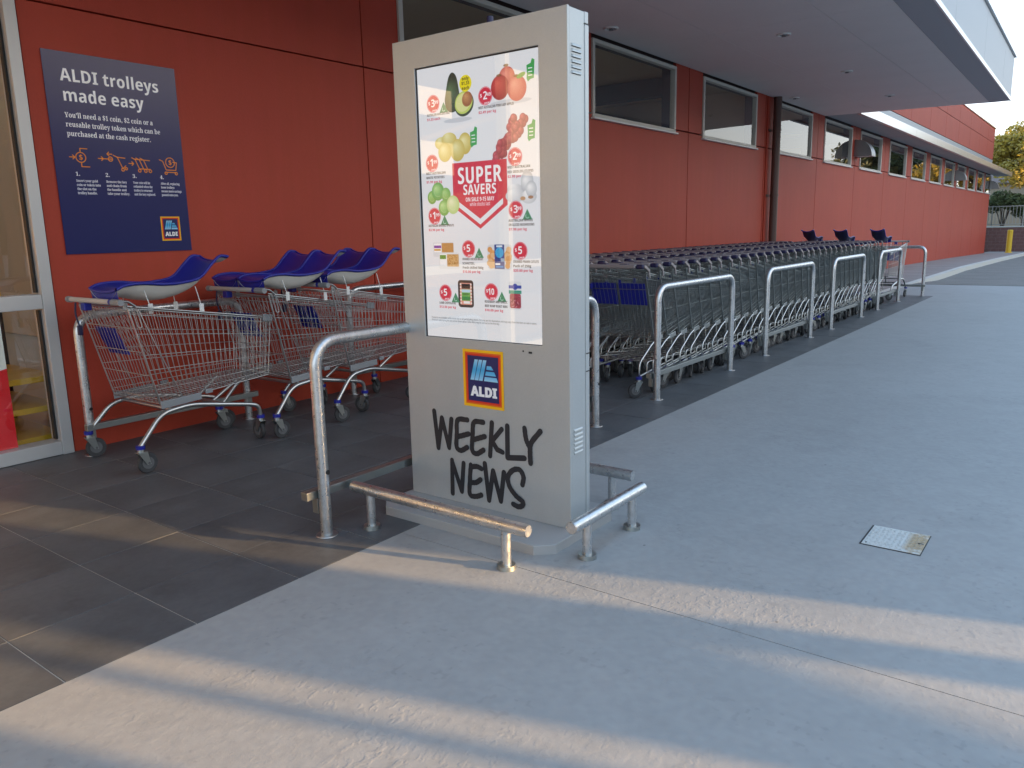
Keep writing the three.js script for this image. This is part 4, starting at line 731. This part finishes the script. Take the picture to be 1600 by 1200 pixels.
// nested wire trolleys: one prototype, cloned along three rows
{
  const G3 = ['trolleys nested in the front row', 'trolleys nested in the middle row', 'trolleys nested in the wall row'];
  const first = ['first wire trolley of the front row, blue child panel facing the sign', 'first wire trolley of the middle row behind the digital sign', 'first wire trolley of the wall row behind the digital sign'];
  const last = ['last wire trolley at the far end of the front row', 'last wire trolley at the far end of the middle row', 'last wire trolley at the far end of the wall row'];
  const ONES = ['', 'first', 'second', 'third', 'fourth', 'fifth', 'sixth', 'seventh', 'eighth', 'ninth', 'tenth', 'eleventh', 'twelfth', 'thirteenth', 'fourteenth', 'fifteenth', 'sixteenth', 'seventeenth', 'eighteenth', 'nineteenth'];
  const ord = (n) => n < 20 ? ONES[n] : n % 10 ? ['twenty', 'thirty'][Math.floor(n / 10) - 2] + '-' + ONES[n % 10] : ['twentieth', 'thirtieth'][n / 10 - 2];
  const rest = ['in the front row behind the hoop rails', 'in the middle nested row', 'in the nested row next to the red wall'];
  const P = thing('wire_trolley', first[0], 'shopping trolley', 5.7, 0, -3.24, 0, G3[0]);
  const RT = { x: 0.03, y: 1.0, z: 0.285 }, FT = { x: 0.86, y: 0.88, z: 0.225 }, RB = { x: 0.215, y: 0.452, z: 0.272 }, FB = { x: 0.82, y: 0.545, z: 0.2 };
  const b = new MB(); basketWires(b, RT, FT, RB, FB, { nv: 20, hs: [0, 0.07, 0.15, 0.42, 0.68, 0.93, 1], nf: 9, nb: 9, nc: 20, w: 0.0026 });
  for (const s of [-1, 1]) b.wire(V(0.03, 1.0, s * 0.288), V(0.215, 0.45, s * 0.276), 0.0046, 5);
  b.build('basket', M.zinc, P);
  const g = new MB(), G = bil(V(0.205, 0.45, -0.268), V(0.205, 0.45, 0.268), V(0.035, 0.99, 0.28), V(0.035, 0.99, -0.28));
  for (let i = 0; i <= 15; i++) g.wire(G(i / 15, 0), G(i / 15, 1), 0.0019, 4); for (const v of [0.05, 0.27, 0.5, 0.78, 0.97]) g.wire(G(0, v), G(1, v), 0.0028, 4);
  g.build('rear_gate', M.zinc, P);
  for (const s of [-0.135, 0.135]) { const p = new MB(); p.boxR([0.098, 0.83, s], [0.006, 0.19, 0.245], [0, 0, 0.3], 0.002); p.build('seat_flap', M.blue, P); }
  const h = new MB(); h.add(new RoundedBoxGeometry(0.052, 0.036, 0.44, 3, 0.014), new THREE.Matrix4().makeTranslation(0, 1.06, 0)); h.build('handle', M.grip, P);
  for (const s of [-1, 1]) { const e = new MB(); e.boxR([0, 1.06, s * 0.255], [0.05, 0.036, 0.065], [0, 0, 0], 0.012); e.build('handle_block', M.navy, P); } const e = new MB(); e.boxR([0.022, 1.078, -0.09], [0.05, 0.012, 0.055], [0, 0, 0], 0.004); e.build('coin_lock', M.navy, P); const e2 = new MB(); e2.boxR([0.016, 1.0785, 0.1], [0.045, 0.008, 0.07], [0, 0, 0], 0.003); e2.build('name_plate', M.navy, P);
  for (const s of [-1, 1]) { const ar = new MB(); ar.boxR([0.045, 1.045, s * 0.29], [0.10, 0.026, 0.014], [0, 0, -0.45], 0.006); ar.boxR([0.085, 1.0, s * 0.29], [0.018, 0.07, 0.012], [0, 0, 0.25], 0.004); ar.build('end_grip', M.grip, P); }
  for (const s of [-1, 1]) { const cl = new MB(); cl.boxR([0.29, 0.447, s * 0.283], [0.13, 0.04, 0.012], [0, 0, 0.14], 0.004); cl.build('foot_clip', M.zinc, P); }
  const ch = new MB(); for (let i = 0; i < 7; i++) ch.boxR([-0.012 + 0.004 * Math.sin(i * 2), 1.03 - i * 0.017, -0.2], [i % 2 ? 0.003 : 0.009, 0.019, i % 2 ? 0.009 : 0.003], [0, 0, 0.1]); ch.build('lock_chain', M.zinc, P);
  const ky = new MB(); ky.boxR([-0.012, 0.895, -0.2], [0.012, 0.045, 0.024], [0, 0, 0.1], 0.004); ky.build('chain_key', M.blue, P);
  const c = new MB();
  for (const s of [-1, 1]) {
    c.pipe(bend([V(0.24, 0.44, s * 0.283), V(0.16, 0.415, s * 0.284), V(-0.06, 0.29, s * 0.288), V(-0.07, 0.175, s * 0.288), V(0.70, 0.205, s * 0.21)], 0.035, 4), 0.0085, 7);
    c.pipe(bend([V(0.10, 0.182, s * 0.272), V(0.10, 0.265, s * 0.272), V(0.16, 0.27, s * 0.266), V(0.68, 0.225, s * 0.2)], 0.02, 3), 0.0065, 6);
    c.wire(V(0.70, 0.205, s * 0.21), V(0.70, 0.53, s * 0.2), 0.006, 6);
  }
  for (let i = 0; i < 6; i++) { const x = 0.12 + i * 0.1; c.wire(V(x, 0.27 - i * 0.008, -0.27 + i * 0.012), V(x, 0.27 - i * 0.008, 0.27 - i * 0.012), 0.003, 4); }
  for (const z of [-0.15, -0.05, 0.05, 0.15]) c.wire(V(0.1, 0.27, z), V(0.68, 0.225, z), 0.003, 4);
  c.build('chassis', M.chrome, P);
  const wheels = [[-0.07, 0.288], [-0.07, -0.288], [0.70, 0.21], [0.70, -0.21]].map(([x, z]) => caster(P, x, z, 0));
  let row = 0; const Z = [-3.24, -3.97, -4.70], X0 = [5.7, 5.82, 5.76], N = [34, 34, 34];
  for (; row < 3; row++) for (let k = 0; k < N[row]; k++) {
    const x = X0[row] + k * 0.252 + (k ? rr(-0.012, 0.012) : 0), z = Z[row] + rr(-0.008, 0.008);
    const l = k === 0 ? first[row] : k === N[row] - 1 ? last[row] : `wire trolley ${rest[row]}, ${ord(k + 1)} from the near end`;
    const t = row || k ? copy(P, l, 'shopping trolley', x, 0, z, rr(-0.012, 0.012), G3[row]) : P;
    if (k) t.children.filter((q) => q.name === 'seat_flap').forEach((q) => t.remove(q));
    t.children.filter((q) => q.name === 'wheel').forEach((w, i) => { w.rotation.y = i < 2 ? (rnd() < 0.5 ? rr(-0.6, 0.6) : rr(2.4, 3.8)) : rr(-2, 2); });
  }
}

// ---------------------------------------------------------------- far end: block wall, railing, bollard, house, trees
const GY = -0.43;
{
  const X1 = 53.2, t = thing('block_wall', 'low retaining wall of reddish concrete blocks beyond the store corner', 'wall', X1, GY, -3);
  const core = new MB(); core.box(0.006, -0.3, -3.4, 0.2, 1.36, 12); core.build('mortar_bed', M.mortar, t);
  const gs = [0, 1, 2].map((v) => new MB().box(0, 0.004, 0.004, 0.12, 0.191, 0.386, 0.006).geo(v * 0.31, v * 0.17));
  for (let r = 0; r < 7; r++) for (let k = -9; k < 6; k++) { const m = mesh('block', gs[Math.floor(rnd() * 3)], M.block, t); m.position.set(rr(-0.004, 0.003), r * 0.195, k * 0.39 + (r % 2 ? 0.195 : 0)); }
  const cap = new MB(); cap.box(-0.02, 1.365, -3.4, 0.24, 1.44, 12, 0.008); cap.build('coping', M.kerb, t);
  const f = thing('railing', 'pale metal railing with upright bars on top of the block wall', 'railing', X1 + 0.12, GY + 1.44, -3);
  const rl = new MB(); rl.box(-0.02, 1.08, -3.4, 0.02, 1.13, 12); rl.box(-0.02, 0.08, -3.4, 0.02, 0.12, 12); rl.build('rail', M.zinc, f);
  const bg = new MB().box(-0.012, 0.12, -0.012, 0.012, 1.08, 0.012).geo(), pg = new MB().box(-0.03, 0, -0.03, 0.03, 1.15, 0.03).geo();
  for (let k = 0; k < 34; k++) { const m = mesh(k % 9 === 5 ? 'post' : 'baluster', k % 9 === 5 ? pg : bg, M.zinc, f); m.position.z = -3.3 + k * 0.17; }
  const o = thing('bollard', 'yellow steel bollard on the footpath in front of the block wall', 'bollard', 50.6, pathY(50.6), -4.25);
  const b = new MB(); b.cyl(V(0, 0, 0), V(0, 1.2, 0), 0.135, 0.135, 20); b.add(new THREE.SphereGeometry(0.135, 20, 6, 0, 6.2832, 0, 1.5708), new THREE.Matrix4().compose(V(0, 1.2, 0), new THREE.Quaternion(), V(1, 0.25, 1))); b.build('post', M.yellow, o);
  const p = new MB(); p.cyl(V(0, 0, 0), V(0, 0.02, 0), 0.19, 0.19, 20); p.build('base_plate', M.yellow, o);
}
{
  const h = thing('house', 'pale house wall behind the trees beyond the block wall', 'house', 74, GY, -9);
  const w = new MB(); w.box(0, 0, -9, 9, 4.6, 6); w.build('wall', M.beige, h);
  const r = new MB(); r.quad(V(-0.4, 4.6, -9.4), V(-0.4, 4.6, 6.4), V(4.5, 6.2, 6.4), V(4.5, 6.2, -9.4)); r.quad(V(9.4, 4.6, 6.4), V(9.4, 4.6, -9.4), V(4.5, 6.2, -9.4), V(4.5, 6.2, 6.4)); r.build('roof', M.brown, h);
}
function leafGeo(blobs, n, size, droop = 0.25) {
  const pos = [], nor = [], idx = [], col = [];
  const tot = blobs.reduce((a, q) => a + q[3] ** 2, 0);
  for (const [bx, by, bz, r] of blobs) {
    const c = Math.round(n * r * r / tot);
    for (let k = 0; k < c; k++) {
      const d = V(rr(-1, 1), rr(-1, 1), rr(-1, 1)).normalize(), rad = r * (0.45 + 0.6 * Math.pow(rnd(), 0.6));
      const p = V(bx + d.x * rad, by + d.y * rad * 0.85, bz + d.z * rad), s = size * rr(0.6, 1.4);
      const a = V(rr(-1, 1), rr(-0.6, 0.6) - droop, rr(-1, 1)).normalize(), nn = d.clone().add(V(rr(-1, 1), rr(-0.5, 1), rr(-1, 1))).normalize(), t = a.clone().cross(nn).normalize();
      const q = [p.clone().addScaledVector(a, -s), p.clone().addScaledVector(t, s * 0.42), p.clone().addScaledVector(a, s), p.clone().addScaledVector(t, -s * 0.42)], o = pos.length / 3;
      const nv = t.clone().cross(a).normalize();
      const tone = rr(0.75, 1.3);
      for (const v of q) { pos.push(v.x, v.y, v.z); nor.push(nv.x, nv.y, nv.z); col.push(tone * rr(0.95, 1.05), tone, tone * 0.9); }
      idx.push(o, o + 1, o + 2, o, o + 2, o + 3);
    }
  }
  const g = new THREE.BufferGeometry(); g.setAttribute('position', new THREE.Float32BufferAttribute(pos, 3)); g.setAttribute('normal', new THREE.Float32BufferAttribute(nor, 3)); g.setAttribute('color', new THREE.Float32BufferAttribute(col, 3)); g.setIndex(idx); return g;
}
const leafGold = phys({ color: lin(0.44, 0.34, 0.05), vertexColors: true, roughness: 0.8, transmission: 0.45, thickness: 0, side: THREE.DoubleSide });
const leafGreen = phys({ color: lin(0.075, 0.095, 0.03), vertexColors: true, roughness: 0.75, transmission: 0.15, thickness: 0, side: THREE.DoubleSide });
function shrub(label, x, y, z, h, w, group) {
  const t = thing('shrub', label, 'shrub', x, y, z, 0, group), st = new MB(), blobs = [];
  for (let k = 0; k < 7; k++) { const a = k * 2.4, e = V(Math.cos(a) * w * 0.6, h * rr(0.5, 0.85), Math.sin(a) * w * 0.6); st.pipe([V(0, 0, 0), e.clone().multiplyScalar(0.5).add(V(0, h * 0.1, 0)), e], [0.05, 0.03, 0.012], 6); blobs.push([e.x, e.y, e.z, w * rr(0.42, 0.6)]); }
  st.build('stem', M.bark, t); mesh('foliage', leafGeo(blobs, 2600, 0.11), leafGreen, t);
}
function tree(label, x, y, z, h, spread, mat, n, size, group) {
  const t = thing('tree', label, 'tree', x, y, z, 0, group), tr = new MB(), blobs = [];
  const trunk = [V(0, 0, 0), V(rr(-0.15, 0.15), h * 0.2, rr(-0.15, 0.15)), V(rr(-0.3, 0.3), h * 0.42, rr(-0.3, 0.3)), V(rr(-0.4, 0.4), h * 0.7, rr(-0.4, 0.4))];
  tr.pipe(trunk, [h * 0.034, h * 0.026, h * 0.02, h * 0.006], 10);
  for (let k = 0; k < 11; k++) {
    const a = k * 2.4 + rr(-0.3, 0.3), f = rr(0.28, 0.62), s = trunk[2].clone().lerp(f > 0.42 ? trunk[3] : trunk[1], Math.abs(f - 0.42) / 0.25);
    const R = spread * rr(0.45, 0.9), e = V(Math.cos(a) * R, h * (f + rr(0.08, 0.32)), Math.sin(a) * R);
    tr.pipe([s, s.clone().lerp(e, 0.5).add(V(0, h * 0.03, 0)), e], [h * 0.014, h * 0.009, h * 0.003], 7);
    blobs.push([e.x, e.y, e.z, spread * rr(0.26, 0.42)]); blobs.push([e.x * 0.6, e.y + h * rr(-0.06, 0.1), e.z * 0.6, spread * rr(0.25, 0.4)]);
  }
  for (let k = 0; k < 4; k++) blobs.push([rr(-0.3, 0.3) * spread, h * rr(0.72, 0.9), rr(-0.3, 0.3) * spread, spread * rr(0.26, 0.36)]);
  tr.build('trunk', M.bark, t); mesh('crown', leafGeo(blobs, n, size), mat, t);
}
shrub('dark green shrub behind the railing next to the store corner', 56.5, GY + 1.2, -5.2, 2.4, 1.0, 'shrubs behind the railing');
shrub('dark green shrub behind the railing at the right edge', 57.2, GY + 1.2, -3.6, 2.1, 1.2, 'shrubs behind the railing');
tree('golden tree nearest the store corner above the block wall', 58.5, GY + 1.0, -4.2, 7.2, 2.9, leafGold, 12000, 0.14, 'trees beyond the block wall');
tree('golden tree at the right edge behind the railing', 62, GY + 1.0, -2.4, 7.8, 3.3, leafGold, 12000, 0.15, 'trees beyond the block wall');
tree('dark tree mirrored in the windows past the canopy, across from the wall', 66, GY, 3.1, 9.0, 3.4, leafGreen, 7000, 0.2, 'trees across the car park');
tree('darker tree beside the other one mirrored in the far windows', 71, GY, 1.9, 9.5, 3.6, leafGreen, 7000, 0.2, 'trees across the car park');
tree('slim tree across the car park, mirrored in the entrance glass', 11.8, -0.12, 20, 8.6, 1.7, leafGold, 5000, 0.16, 'trees across the car park');

// ---------------------------------------------------------------- across the car park: what shades the forecourt
{
  const at = (u, z) => (u + z * Math.sin(SUN_AZ)) / Math.cos(SUN_AZ);   // x on the sun line u at depth z
  const wood = new MB();
  const row = (x0, x1, h) => { wood.box(x0, -1, 104.8, x1, h + 1.1, 105.2); for (let x = x0 + 3.2; x <= x1 - 3.1; x += 2.4) { const g = new THREE.IcosahedronGeometry(1, 2), p = g.attributes.position; for (let k = 0; k < p.count; k++) { const s = 1 + 0.16 * Math.sin(p.getX(k) * 9 + x) * Math.cos(p.getY(k) * 11 + x * 2) + 0.08 * Math.sin(p.getZ(k) * 17); p.setXYZ(k, p.getX(k) * s * 1.75, p.getY(k) * s * h * 0.28, p.getZ(k) * s * 2.2); } g.computeVertexNormals(); wood.add(g, new THREE.Matrix4().makeTranslation(x, h * 0.72 + rr(-0.3, 0.4), 105 + rr(-1.5, 1.5))); } };
  row(-120, at(-5, 105), 19.6); row(at(3.15, 105), at(53.5, 105), 19.6); row(at(53.5, 105), 170, 16.6);
  tag(wood.build('distant_wood', std({ color: lin(0.03, 0.04, 0.018), roughness: 1 }), scene, 'stuff'), 'tall dark wood in a long line far across the car park', 'wood');
  const z = 7.2, c = Math.cos(SUN_AZ), slot = (u0, u1, name, label, cat, h, mat) => {
    const t = thing(name, label, cat, at((u0 + u1) / 2, z), 0, z, SUN_AZ), w = (u1 - u0) / 2; const b = new MB(); b.box(-w, 0, -0.25, w, h, 0.25, 0.01); b.build('shaft', mat, t); const k = new MB(); k.box(-w - 0.03, h, -0.3, w + 0.03, h + 0.12, 0.3, 0.01); k.build('cap', M.kerb, t);
  };
  slot(2.89, 3.98, 'gate_pier', 'wide block pier behind the viewer, right of the notice board', 'pier', 3.9, M.block);
  slot(0.95, 1.42, 'gate_pier', 'narrow block pier behind the viewer, left of the sign pole', 'pier', 1.9, M.block);
  const sp = thing('sign_pole', 'slim steel pole behind the viewer beside the block pier', 'pole', at(1.735, z), 0, z);
  const pb = new MB(); pb.pipe([V(0, 0, 0), V(0, 3.6, 0)], 0.036, 12); pb.build('pole', M.galv, sp);
  const fl = new MB(); fl.cyl(V(0, 0, 0), V(0, 0.02, 0), 0.09, 0.09, 16); fl.build('base_plate', M.galv, sp);
  const nb = thing('notice_board', 'timber notice board on two posts behind the viewer', 'notice board', at(2.275, z), 0, z, SUN_AZ);
  for (const [a, b2] of [[-0.385, -0.2], [0.185, 0.375]]) { const q = new MB(); q.box(a, 0, -0.05, b2, 3.0, 0.05, 0.006); q.build('post', M.brown, nb); }
  const s = new THREE.Shape([[-0.384, 0.84], [0.374, 1.1], [0.374, 3.1], [-0.384, 3.1]].map(([a, b]) => new THREE.Vector2(a, b)));
  const bd = new MB(); bd.add(new THREE.ExtrudeGeometry(s, { depth: 0.03, bevelEnabled: false }), new THREE.Matrix4().makeTranslation(0, 0, 0.055)); bd.build('board', M.white, nb);
}
renderer.render(scene, camera);
